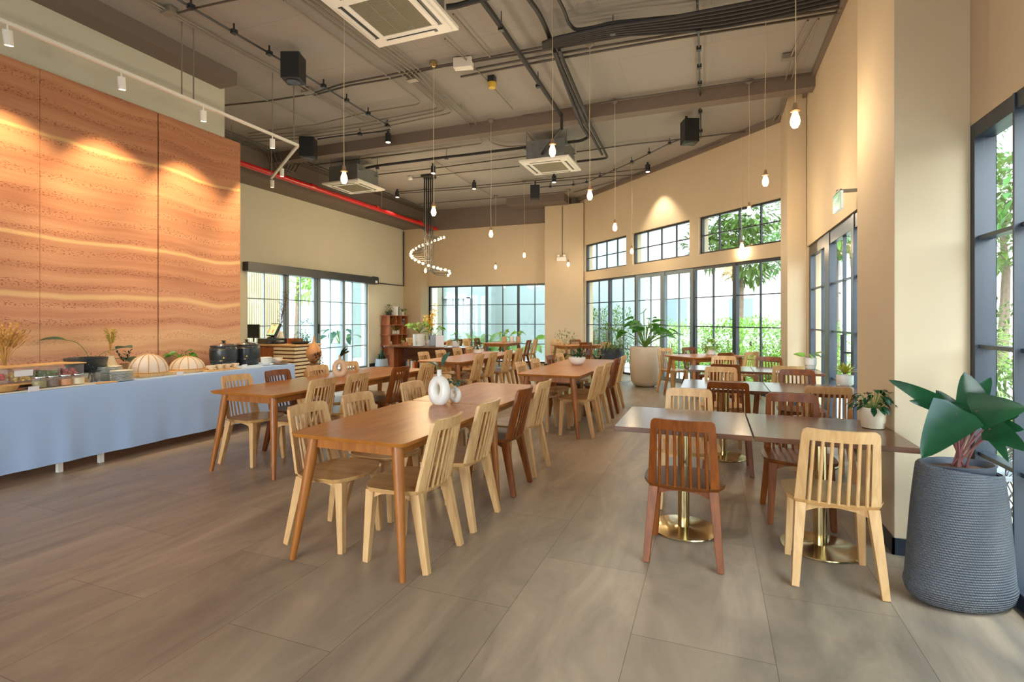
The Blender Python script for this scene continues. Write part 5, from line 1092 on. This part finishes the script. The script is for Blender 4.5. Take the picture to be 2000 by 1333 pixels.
for s_ in (-1, 1): MB().lathe([(.03, 0), (.05, .05), (0, .06)], seg=14).build('lamp_head', M['white'], t, smooth=True, loc=(s_ * .09, -.02, .07))
# air conditioners
def aircon(c, lab):
    t = thing('ceiling_cassette', lab, 'air conditioner', c, 0, 'ceiling cassette air conditioners')
    MB().box(-.38, .38, -.38, .38, .05, .42).build('body', M['zinc'], t, bevel=.004)
    for x in (-.4, .4):
        for y in (-.3, .3): MB().tube([(x, y, .3), (x, y, CEIL - c[2])], .006, 6).box(x - .03, x + .03, y - .03, y + .03, .28, .31).build('hanger_rod', M['zinc'], t)
    s = .49; g = .29
    fr = MB().prism([(-s, -s), (s, -s), (s, s), (-s, s)], 0.012, .05)
    fr.box(-s + .05, s - .05, -s + .05, -g, -.006, .012).box(-s + .05, s - .05, g, s - .05, -.006, .012).box(-s + .05, -g, -g, g, -.006, .012).box(g, s - .05, -g, g, -.006, .012)
    fr.build('panel', M['white'], t, bevel=.004)
    gr = MB(); n = 34
    for i in range(n): y = -g + (2 * g) * (i + .5) / n; gr.box(-g, g, y - .0045, y + .0035, -.002, .006)
    gr.box(-g / 3 - .003, -g / 3 + .003, -g, g, -.005, .006).box(g / 3 - .003, g / 3 + .003, -g, g, -.005, .006)
    gr.build('grille', M['grille'], t); MB().box(-g, g, -g, g, .008, .0115).build('filter', mat('filter_grey', srgb(112, 106, 88), .8), t)
    for x0, x1, y0, y1 in ((-.3, .3, -.40, -.35), (-.3, .3, .35, .40), (-.40, -.35, -.3, .3), (.35, .40, -.3, .3)):
        MB().box(x0, x1, y0, y1, -.0085, -.0065).build('outlet_slot', M['black'], t)
        MB().box(x0 + .012, x1 - .03, y0 + .008 if x1 - x0 > .2 else y0 + .012, y1 - .016 if x1 - x0 > .2 else y1 - .03, -.02, -.012).build('louvre', M['white'], t)
aircon((-2.93, 4.33, 4.4), 'large white cassette air conditioner nearest, cut by the top edge'); aircon((-7.58, 9.73, 4.4), 'white cassette air conditioner above the red pipe on the left'); aircon((-2.94, 9.77, 4.4), 'white cassette air conditioner in the middle beyond the beam')
MB().box(-.02, .02, -.01, .01, 0, .004).v
# speakers with their black tracks
def speaker(c, w_, h, rz, lab):
    t = thing('ceiling_speaker', lab, 'speaker', c, rz, 'black ceiling speakers')
    MB().box(-w_ / 2, w_ / 2, -w_ / 2, w_ / 2, -h / 2, h / 2).build('cabinet', M['speaker'], t, bevel=.008)
    MB().lathe([(w_ * .3, 0), (w_ * .36, -.006), (w_ * .3, -.01), (w_ * .12, -.003), (0, -.003)], (0, 0, -h / 2), 24).build('driver', M['black'], t, smooth=True)
    MB().box(-.03, .03, w_ / 2, w_ / 2 + .05, -.02, .08).box(-.02, .02, w_ / 2 + .03, w_ / 2 + .05, .08, CEIL - c[2]).build('bracket', M['black'], t)
p = onD(573, 134, 6.8); speaker((p.x, p.y, p.z), .24, .34, .35, 'nearest black box speaker on the ceiling track above the buffet')
p = onD(602, 290, 10.0); speaker((p.x, p.y, p.z), .27, .38, .45, 'black box speaker at the beam near the track light end')
p = onD(1347, 258, 9.0); speaker((p.x, p.y, p.z), .25, .40, .39, 'black box speaker before the oblique wall')
p = onD(1045, 376, 13.3); speaker((p.x, p.y, p.z), .24, .34, .3, 'small far black box speaker by the ceiling box')
C('speaker_track', 'black speaker track with clamps left of the first air conditioner', [[(335, -8), (349, 0), (546, 116), (602, 151), (767, 252), (745, 257), (660, 266), (620, 272)]], .013, M['black'], z=4.9, cat='cable track', clamps=((373, 13), (457, 62), (526, 104), (632, 168), (677, 196), (719, 222), (756, 245), (703, 262)))
C('speaker_track', 'black cable track with clamps leading to the speaker before the oblique wall', [[(1361, -10), (1364, 54), (1367, 169), (1368, 216), (1369, 270)]], .013, M['black'], z=4.9, cat='cable track', clamps=((1365, 95), (1366, 130), (1367, 163), (1368, 218), (1369, 256)))
C('speaker_track', 'black cable track zigzagging from the far speaker along the oblique wall', [[(1055, 366), (1119, 361), (1147, 356), (1200, 332), (1234, 317), (1308, 280), (1330, 272)]], .012, M['black'], z=4.9, cat='cable track', clamps=((1075, 365), (1120, 361), (1146, 356), (1172, 345), (1201, 332), (1234, 316), (1268, 299), (1308, 280)))
# small black spots, detector, beacon, access box
def downlight(px, py, lab, lit=True):
    p = at(px, py, 4.86); t = thing('ceiling_spotlight', lab, 'spotlight', (p.x, p.y, 4.78), 0, 'small black ceiling spotlights')
    MB().lathe([(.05, 0), (.055, .003), (.055, .16), (0, .16)], seg=18).box(-.02, .02, -.02, .02, .16, .22).build('housing', M['black'], t, smooth=True)
    MB().lathe([(.0, -.002), (.042, -.002), (.044, .002)], seg=18).build('lens', M['lens'], t, smooth=True)
    l = bpy.data.lights.new('ceiling_spot', 'SPOT'); l.energy = 110; l.spot_size = math.radians(85); l.spot_blend = .6; l.color = (1, .85, .65); l.shadow_soft_size = .03
    o = bpy.data.objects.new('ceiling_spot', l); COL.objects.link(o); o.location = (p.x, p.y, 4.76)
for a in ((758, 270, 'small lit black spotlight on the beam near the left speaker'), (846, 332, 'small lit black spotlight above the pipe chandelier'), (776, 380, 'small lit black spotlight left of the pipe chandelier'), (926, 363, 'small lit black spotlight on the crossing of thin conduits'), (1082, 350, 'small lit black spotlight under the third air conditioner'), (1265, 329, 'small lit black spotlight near the oblique wall')): downlight(*a)
p = at(905, 133, 4.86); tag(MB().box(-.13, .13, -.06, .06, 0, .14).build('junction_box', M['white'], loc=(p.x, p.y, 4.85), rot=.2, bevel=.01), 'white flat box on the ceiling right of the first air conditioner', 'box')
p = at(961, 168, 4.86); t = thing('ceiling_beacon', 'yellowish dome beacon on the ceiling before the beam', 'sensor', (p.x, p.y, 4.82)); MB().lathe([(0, 0), (.05, .01), (.065, .06), (.06, .09), (0, .09)], seg=18).build('dome', M['gold'], t, smooth=True); MB().box(-.05, .05, -.05, .05, .09, .18).build('base', M['black'], t)
p = at(801, 352, 4.9); lathe_thing('smoke_detector', [(0, 0), (.05, .01), (.06, .04), (.04, .09), (0, .1)], M['white'], (p.x, p.y, 4.9), 'round white smoke detector left of the pipe chandelier', 'smoke detector')
for k, (px, py) in enumerate(((330, 26), (600, 181), (1190, 60), (806, 157), (1540, 115))):
    p = at(px, py, 4.93); tag(MB().box(-.08, .08, -.05, .05, 0, .07).build('junction_box', M['conduit'], loc=(p.x, p.y, 4.92), bevel=.004), ['grey junction box at the upper left on the double conduit', 'grey junction box beside the nearest speaker', 'grey box where the pipe bundle is clamped', 'long grey box under the conduit crossing', 'grey junction box on the right wall conduits'][k], 'box')
# pendant bulbs
def pendant(px, py, D, lab, k=1.0, lit=True):
    p = onD(px, py, D); t = thing('pendant_bulb', lab, 'pendant lamp', (p.x, p.y, p.z), 0, 'bare pendant bulbs')
    MB().lathe([(0, -.072), (.018, -.068), (.032, -.045), (.036, -.02), (.03, .01), (.019, .04), (.016, .055)], seg=20).build('bulb', M['bulb'] if lit else M['glassjar'], t, smooth=True)
    MB().lathe([(.018, .05), (.036, .058), (.036, .066), (.02, .075), (.018, .10), (.012, .12), (0, .122)], seg=18).build('socket', M['socket'], t, smooth=True)
    H_ = CEIL - p.z; a = rnd(0, 6)
    MB().tube([(.006 * math.sin(a + i * 1.7) * (1 if 0 < i < 5 else 0), .006 * math.cos(a + i * 2.1) * (1 if 0 < i < 5 else 0), .12 + (H_ - .12) * i / 5) for i in range(6)], .0035, 5).build('cord', M['cord'], t, smooth=True)
    MB().lathe([(.02, H_ - .07), (.05, H_ - .045), (.055, H_ - .01), (0, H_ - .005)], seg=18).build('ceiling_rose', M['brass'] if px == 847 else M['conduit'], t, smooth=True)
    if lit:
        l = bpy.data.lights.new('pendant_light', 'POINT'); l.energy = 8 if px == 1553 or D > 9.5 else 16; l.color = (1, .80, .55); l.shadow_soft_size = .04
        o = bpy.data.objects.new('pendant_light', l); COL.objects.link(o); o.location = (p.x, p.y, p.z - .12)
for a in ((672, 346, 5.6, 'bulb hanging before the second air conditioner, over the buffet-side table'), (1079, 293, 5.5, 'bulb hanging before the third air conditioner'), (1553, 232, 4.0, 'nearest and highest bulb, at the right beside the pier'), (1495, 352, 6.07, 'bulb left of and below the nearest right one'),
          (1152, 380, 6.7, 'bulb over the aisle, third in size'), (847, 412, 7.22, 'bulb hanging just right of the chandelier pipes'), (1201, 443, 8.45, 'bulb left of the small high windows'), (1463, 411, 7.75, 'small dim bulb high before the third high window'),
          (1234, 490, 11.8, 'bulb before the middle high window left edge'), (1449, 480, 9.9, 'bulb before the third high window lower edge'), (959, 456, 9.3, 'bulb before the back wall, left of centre'), (1024, 498, 13.4, 'bulb before the back wall beside the column'),
          (968, 521, 15.0, 'lowest small bulb at the back wall'), (1110, 516, 14.3, 'bulb before the back column'), (831, 528, 14.2, 'small bulb hanging below the pipe chandelier')): pendant(*a)
# pipe chandelier: pipes of growing length bend outward to a spiral of bulbs
cc = onD(837, 343, 12.93); t = thing('pipe_chandelier', 'spiral chandelier of black pipes with small glowing bulbs at their tips', 'chandelier', (cc.x, cc.y, 3.0))
MB().box(-.14, .14, -.14, .14, 1.94, 2.0).build('ceiling_plate', M['black'], t)
tips = [(867, 464), (861, 466), (856, 468), (849, 470), (842.5, 473), (834, 476), (826, 479), (819, 481.5), (813, 485.5), (807, 489), (803.6, 492), (802.3, 496), (802.5, 500), (805, 504), (811, 508), (818, 512), (826, 515), (837, 519), (847, 522), (855, 524), (861, 526), (870, 527.5), (877, 530), (878.5, 534), (875, 538)]
n = len(tips)
for k, (px, py) in enumerate(tips):
    u = (px - 837) / 42.0; u = max(-.98, min(.98, u)); dep = math.sqrt(1 - u * u) * .45
    if k <= 11: dep = dep          # the upper half turns behind, the lower half in front, then behind again
    elif k <= 22: dep = -dep
    q = onD(px, py, 12.93 + dep); l3 = Vector((q.x - cc.x, q.y - cc.y, q.z - 3.0)); fl = Vector((l3.x, l3.y, 0)).normalized()
    b0 = Vector((.05 * ((k % 5) - 2) * RT[0], .05 * ((k % 5) - 2) * RT[1], 0)) + Vector((FW[0], FW[1], 0)) * .022 * ((k // 5) - 2); zt = l3.z
    pts = [b0 + Vector((0, 0, 1.94)), b0 + Vector((0, 0, zt + .12))] + arc(b0 + Vector((0, 0, zt + .12)), b0 + Vector((0, 0, zt)), b0 + fl * .12 + Vector((0, 0, zt)), 4)[1:] + [Vector((l3.x, l3.y, zt)) - fl * .05]
    pp = MB().tube(pts, .009, 6).build('pipe', M['black'], t, smooth=True)
    MB().tube([l3 - fl * .06, l3 - fl * .02], .018, 8).build('lamp_holder', M['brass'], pp)
    MB().sphere(l3, .03, 10, 7).build('bulb', M['bulbs'], pp, smooth=True)
for zz in (.25, -.1):
    l = bpy.data.lights.new('chandelier_light', 'POINT'); l.energy = 26; l.color = (1, .72, .4); l.shadow_soft_size = .3; o = bpy.data.objects.new('chandelier_light', l); COL.objects.link(o); o.location = (cc.x, cc.y - .2, 3.0 + zz)
# white track light over the rammed earth wall
TZ = 4.10; TX = -5.95
ya, yb_ = onX(-30, TX).y, onX(582, TX).y; e2 = at(530, 348, TZ)
t = thing('track_light', 'white track light rail hung before the earth wall with swivelling spots', 'track light', (0, 0, 0))
MB().box(TX - .018, TX + .018, -1.0, yb_, TZ - .015, TZ + .018).build('rail', M['white'], t)
P1 = Vector((TX, yb_, TZ)); e2.z = TZ; MB().bar(P1, e2, .036, .033, ref=(0, 0, 1)).build('rail', M['white'], t)
for px in (355, 378, 532, 574):
    y = onX(px, TX).y; MB().tube([(TX, y, TZ), (TX, y, CEIL)], .008, 7).build('rod', M['conduit'], t, smooth=True)
MB().tube([e2, e2 + Vector((0, 0, CEIL - TZ))], .008, 7).build('rod', M['conduit'], t, smooth=True)
heads = [(onX(px, TX), 0) for px in (14, 237, 397, 532)] + [(P1.lerp(e2, f_), 1) for f_ in (.55, .96)]
heads.append((Vector((TX, .6, 0)), 0)); heads.append((Vector((TX, -.6, 0)), 0))
for q, kind in heads:
    q = Vector((q.x, q.y, TZ - .06)); aim = Vector((XP, q.y + .35, 2.35)) if not kind else Vector((q.x - .9, q.y + .5, 2.2))
    d = (aim - q).normalized(); vis = Vector((d.x * .55, d.y * .9, d.z)).normalized()
    h = MB().tube([q, q + vis * .13], .036, 18).tube([q + Vector((0, 0, .05)), q + vis * .03], .008, 6).build('spot_head', M['white'], t, smooth=True)
    MB().tube([q + vis * .131, q + vis * .133], .028, 16).build('lens', M['lens'], h)
    l = bpy.data.lights.new('track_spot', 'SPOT'); l.energy = 105 if not kind else 30; l.spot_size = math.radians(76); l.spot_blend = .75; l.color = (1, .72, .38); l.shadow_soft_size = .03
    o = bpy.data.objects.new('track_spot', l); COL.objects.link(o); o.location = q + vis * .15; o.rotation_euler = d.to_track_quat('-Z', 'Y').to_euler()
# exit sign hung above the garden door
es = onD(1637, 396, 5.9); es = onX(1637, 1.22, 396)
t = thing('exit_sign', 'green and white EXIT sign hung above the right garden door', 'sign', (es.x, es.y, es.z), 0)
MB().box(-.012, .012, -.17, .17, -.09, .09).build('sign_panel', M['exitw'], t, bevel=.003)
MB().box(-.016, -.0125, -.165, .165, -.086, .086).build('green_face', M['exit'], t)
MB().box(-.02, .17, -.02, .02, .1, .13).box(-.02, .0, -.17, .17, .09, .105).build('bracket', M['zinc'], t)
cu = bpy.data.curves.new('exit_letters', 'FONT'); cu.body = 'EXIT'; cu.size = .085; cu.align_x = 'CENTER'; cu.align_y = 'CENTER'; cu.extrude = .001
tmp = bpy.data.objects.new('tmp_text', cu); COL.objects.link(tmp); dg = bpy.context.evaluated_depsgraph_get(); me = bpy.data.meshes.new_from_object(tmp.evaluated_get(dg)); bpy.data.objects.remove(tmp); me.materials.clear(); me.materials.append(M['exitw']); tx = bpy.data.objects.new('exit_lettering', me); COL.objects.link(tx); tx.parent = t; tx.location = (-.018, 0, .015); tx.rotation_euler = (PI / 2, 0, -PI / 2)
MB().box(-.0175, -.016, -.06, .06, -.06, -.045).add([(-.0178, .1, -.052), (-.0178, .06, -.03), (-.0178, .06, -.074)], [(0, 1, 2)]).build('arrow', M['exitw'], t)

# ------------------------------------------------------------------ outside
def ground(name, x0, x1, y0, y1, m, z=-.12, lab=None):
    o = MB().box(x0, x1, y0, y1, z - .2, z).build(name, m); o['kind'] = 'structure'; return o
ground('ground_garden', 1.68, 40, -30, 60, M['pave']); ground('ground_back', -60, 1.68, 15.52, 60, M['pave']); ground('ground_left', -60, -9.8, -30, 15.52, M['pave']); ground('ground_front', -9.8, 1.68, -30, -6.01, M['pave'])
# pale blue rendered building behind the back window and beyond the left garden panes
t = thing('neighbour_building', 'pale blue rendered building beyond the back window', 'building', (-8, 21, -.12))
MB().box(-7, 5.2, -2.6, 3, 0, 6.8).box(-7, -5.2, -4.2, -2.6, 0, 6.8).build('wall', M['bluewall'], t)
MB().box(-3.1, -2.0, -3.1, -2.6, 0, 6.8).build('pilaster', M['creamwall'], t)
MB().box(-.5, .25, -3.0, -2.6, 0, 6.8).build('pilaster', M['bluewall'], t)
MB().box(-3.0, -.4, -2.75, -2.6, 2.35, 2.45).box(-.95, -.75, -2.75, -2.6, 0, 2.4).build('pipe_run', M['zinc'], t)
MB().sphere((3.9, -2.7, 2.45), .12).build('wall_lamp', M['tan'], t, smooth=True)
# far white buildings and boundary wall
def block(x0, x1, y0, y1, h, m, lab, wins=None, cat='building'):
    c = ((x0 + x1) / 2, (y0 + y1) / 2); t = thing('building', lab, cat, (c[0], c[1], -.12)); MB().box(x0 - c[0], x1 - c[0], y0 - c[1], y1 - c[1], 0, h).build('wall', m, t)
    if wins:
        for i in range(wins[0]):
            for j in range(wins[1]):
                x = x0 - c[0] + (x1 - x0) * (i + .5) / wins[0]; z = 1.2 + j * 2.8
                MB().box(x - .5, x + .5, y0 - c[1] - .03, y0 - c[1], z, z + 1.3).build('window', M['greyframe'], t)
block(-3, 14, 26, 30, 3.4, M['whitewall'], 'long low white building beyond the garden hedge', (6, 1))
block(16, 22, 14, 40, 5.0, M['whitewall'], 'white building far right beyond the garden door', None)
block(3.5, 12, -8, -7.5, 3, M['whitewall'], 'white garden wall behind the camera side', None)
block(7.5, 7.8, -6, 9, 2.7, M['bluewall'], 'pale blue garden wall beyond the near right window', None, 'wall')
block(-26, -22, 4, 26, 7, M['whitewall'], 'bright white building beyond the left glass door', None)
# shrubs: four leaf clouds shared by copies
def shrub(name, lab, c, r, h, n, L, Wd, lm, group, cat='shrub', trunk=True):
    t = thing(name, lab, cat, c, rnd(0, 6), group); f = MB(); cloud(f, (0, 0, h * .55), r, r, h * .5, n, L, Wd); f.build('foliage', lm, t, smooth='all')
    MB().tube([(0, 0, 0), (0, 0, h * .6)], .03, 6).build('stem', M['bark'], t); return t
def fernbush(lab, c, n, L, lm, group):
    t = thing('fern', lab, 'fern', c, rnd(0, 6), group); f = MB(); fern(f, (0, 0, .15), n, L, .13, .45, (.5, 1.35), 16); f.build('foliage', lm, t, smooth='all'); return t
SH = [shrub('garden_shrub', '', (0, 0, 0), .75, 1.5, 900, .14, .05, M['leafl'], 'garden hedge'), shrub('garden_shrub', '', (0, 0, 0), .6, 1.9, 800, .12, .05, M['olive'], 'garden hedge')]
FB = [fernbush('', (0, 0, 0), 34, 1.15, M['fern'], 'garden ferns'), fernbush('', (0, 0, 0), 30, 1.0, M['leafl'], 'garden ferns')]
TS = [snapshot(o) for o in SH]; TF = [snapshot(o) for o in FB]; used = set()
def putg(kind, i, loc, s, lab, group):
    src, tr = ((SH, TS), (FB, TF))[kind][0][i], ((SH, TS), (FB, TF))[kind][1][i]
    key = (kind, i)
    if key not in used: used.add(key); o = src; o.location = loc; o['label'] = lab; o['group'] = group; o.rotation_euler = (0, 0, rnd(0, 6))
    else: o = dup(src, loc, rnd(0, 6), lab, group, tree=tr)
    o.scale = (s, s, s)
def Wo(px, off): p = onW(px, OBL + off * 1.414); return (p.x, p.y, -.12)
i = 0
cnt = [0, 0]
for px in (1160, 1186, 1212, 1300, 1324, 1352, 1380, 1408, 1436, 1464, 1492, 1520, 1546):
    if px < 1230: putg(0, 1, Wo(px, 1.5 + rnd(0, .5)), 1.0, '%s slender climbing shrub from the left outside the oblique glass wall' % ORDN[i], 'climbing shrubs by the blue wall')
    else: putg(1, i % 2, Wo(px, 1.0 + rnd(0, .5)), rnd(.9, 1.1), '%s feathery fern from the left just outside the wide garden windows' % ORDN[i - 3], 'ferns outside the wide garden windows')
    i += 1
for k, px in enumerate(range(1290, 1640, 22)): putg(0, 0, Wo(px, 3.2 + rnd(0, .8)), rnd(.85, 1.05), '%s hedge shrub from the left behind the ferns beyond the garden windows' % ORDN[k], 'hedge behind the garden ferns')
for k, y in enumerate((4.2, 5.4, 6.4, 7.4, 8.4, 9.4, 10.6, 12)): putg(1, i % 2, (2.9 + rnd(0, .4), y, -.12), rnd(.8, 1.0), '%s nearest feathery fern outside the right garden door' % ORDN[k], 'ferns outside the right garden door'); i += 1
for k, y in enumerate((6, 7.4, 8.8, 10.2, 11.6, 13, 14.5)): putg(0, i % 2, (4.6 + rnd(0, .5), y, -.12), rnd(.9, 1.1), '%s nearest hedge shrub beyond the right garden door' % ORDN[k], 'hedge beyond the right garden door'); i += 1
for k, y in enumerate((3.9, 4.9, 5.9, 6.9)): putg(0, 0, (6.5, y, -.12), .85, '%s nearest light green shrub before the pale blue garden wall' % ORDN[k], 'hedge before the pale blue garden wall')
for j, (x, y, k) in enumerate(((-8.6, 16.6, 1), (-8.0, 16.9, 0), (-7.3, 16.7, 1), (-6.8, 17.0, 1))): putg(1, k, (x, y, .1), 1.1, '%s lush palm-like fern from the left outside the back window' % ORDN[j], 'ferns outside the back window')
for k, (px, h, lab) in enumerate(((935, 1.05, 'banana-leaf plant outside the back window, middle'), (985, 1.0, 'arching broad-leaf plant outside the back window, right of centre'), (1040, .75, 'low spreading leaf plant outside the back window, right end'))):
    p = onY(px, 16.3); t = thing('broadleaf_plant', lab, 'plant', (p.x, p.y, -.12)); f, s_ = MB(), MB(); stemmed(f, s_, (0, 0, .1), 7, h, .3, .55, .26, 'oval', .45, .01, el=(.6, 1.4)); f.build('foliage', M['leafl'], t, smooth='all'); s_.build('stems', M['stemg'], t, smooth=True)
# trees
def tree(lab, loc, h, r, n, lm, group, L=.3):
    t = thing('garden_tree', lab, 'tree', loc, 0, group); MB().tube([(0, 0, 0), (.1, 0, h * .5), (0, .1, h * .8)], [.16, .11, .05], 8).build('trunk', M['bark'], t, smooth=True); f = MB()
    for _ in range(9): a = rnd(0, 6.28); q = rnd(.2, .75) * r; cloud(f, (q * math.cos(a), q * math.sin(a), h * rnd(.6, 1.0)), r * .5, r * .5, r * .32, n // 9, L, L * .45)
    f.build('foliage', lm, t, smooth='all')
for a in (('leafy tree beyond the hedge, left of the wide garden windows', (.8, 19, -.12), 5.2, 1.7, 2200, M['olive']), ('leafy tree beyond the hedge, middle of the wide garden windows', (4.0, 21, -.12), 6.2, 2.4, 2600, M['leaf']), ('tree beyond the hedge behind the right windows', (8.2, 20, -.12), 6, 2.4, 2400, M['olive'])): tree(*a, 'trees beyond the hedge')
tree('overhanging tree outside the near right window', (5.4, 8.2, -.12), 5.4, 2.3, 3600, M['leaf'], 'trees by the right wall', .16)
tree('tree outside the right garden door', (9.5, 14.5, -.12), 5.6, 2.2, 2400, M['olive'], 'trees by the right wall')
tree('tree reflecting green beyond the left glass door', (-19, 20, -.12), 5, 2.2, 1600, M['leafl'], 'trees beyond the left door')
# exterior fittings: wire chair by the near window
wc = onD(1962, 900, 3.75); t = thing('wire_chair', 'dark woven-wire garden chair outside the near right window', 'chair', (wc.x, wc.y, -.12), 1.2)
wr = MB(); rimp = []
def sp_(u, v): # bucket: u around, v down
    a = -PI * .5 + u * PI; return Vector((.3 * math.sin(a) * (1 - .15 * v), -.28 * math.cos(a) * (1 - .2 * v) + .0, .82 - .38 * v + .0 * u - .14 * abs(math.sin(a)) * (1 - v)))
for k in range(26):
    for s_ in (-1, 1):
        u0 = k / 25; pts = [sp_(min(1, max(0, u0 + s_ * v * .35)), v) for v in (0, .25, .5, .75, 1)]; wr.tube(pts, .004, 4)
wr.build('wire_back', M['charcoal'], t)
MB().tube([sp_(k / 20, 0) for k in range(21)], .012, 7).build('rim', M['charcoal'], t, smooth=True)
MB().lathe([(.26, .43), (.27, .46), (.2, .5), (0, .51)], seg=24).build('cushion', M['bluegrey'], t, smooth=True)
bs = MB()
for k in range(20):
    for s_ in (-1, 1): a = 2 * PI * k / 20; bs.tube([(.25 * math.cos(a), .25 * math.sin(a), .43), (.17 * math.cos(a + s_ * .5), .17 * math.sin(a + s_ * .5), .2), (.24 * math.cos(a + s_ * 1.0), .24 * math.sin(a + s_ * 1.0), 0)], .006, 4)
bs.build('wire_base', M['charcoal'], t)
# left entrance: columns, slatted screen, planters
for k, y in enumerate((10.2, 13.6, 17.5)):
    tag(MB().box(-.28, .28, -.28, .28, 0, 6).build('porch_column', M['concrete'], loc=(-13.2 - k * .6, y, -.12)), ['pale porch column beyond the left part of the glass door', 'pale porch column beyond the middle of the glass door', 'pale porch column beyond the right part of the glass door'][k], 'column')
t = thing('slatted_screen', 'beige vertical-slat screen outside the left panes of the glass door', 'screen', (-11.6, 10.6, -.12))
MB().box(-.05, -.02, -.9, 1.3, 0, 3.2).build('backing', M['creamwall'], t); sl_ = MB()
for k in range(30): sl_.box(-.02, .02, -.9 + k * .074, -.9 + k * .074 + .045, 0, 3.2)
sl_.build('slats', M['slat'], t)
for k, (x, y, lab) in enumerate(((-11.4, 13.9, 'big-leaved plant in a grey pot outside the door right panes'), (-12.3, 13.4, 'green shrub in a white planter outside the door middle panes'))):
    potted('porch_planter', lab, 'planter', (x, y, -.12), cyl(.26, .75), M['bluegrey'] if k == 0 else M['whitewall'], .7, .22, (lambda f, s: stemmed(f, s, (0, 0, .7), 13, .5, .5, .42, .2, 'oval', .5, .008, el=(.3, 1.2))) if k == 0 else (lambda f, s: cloud(f, (0, 0, 1.2), .4, .4, .35, 260, .1, .05)), M['leafd'] if k == 0 else M['leafb'])
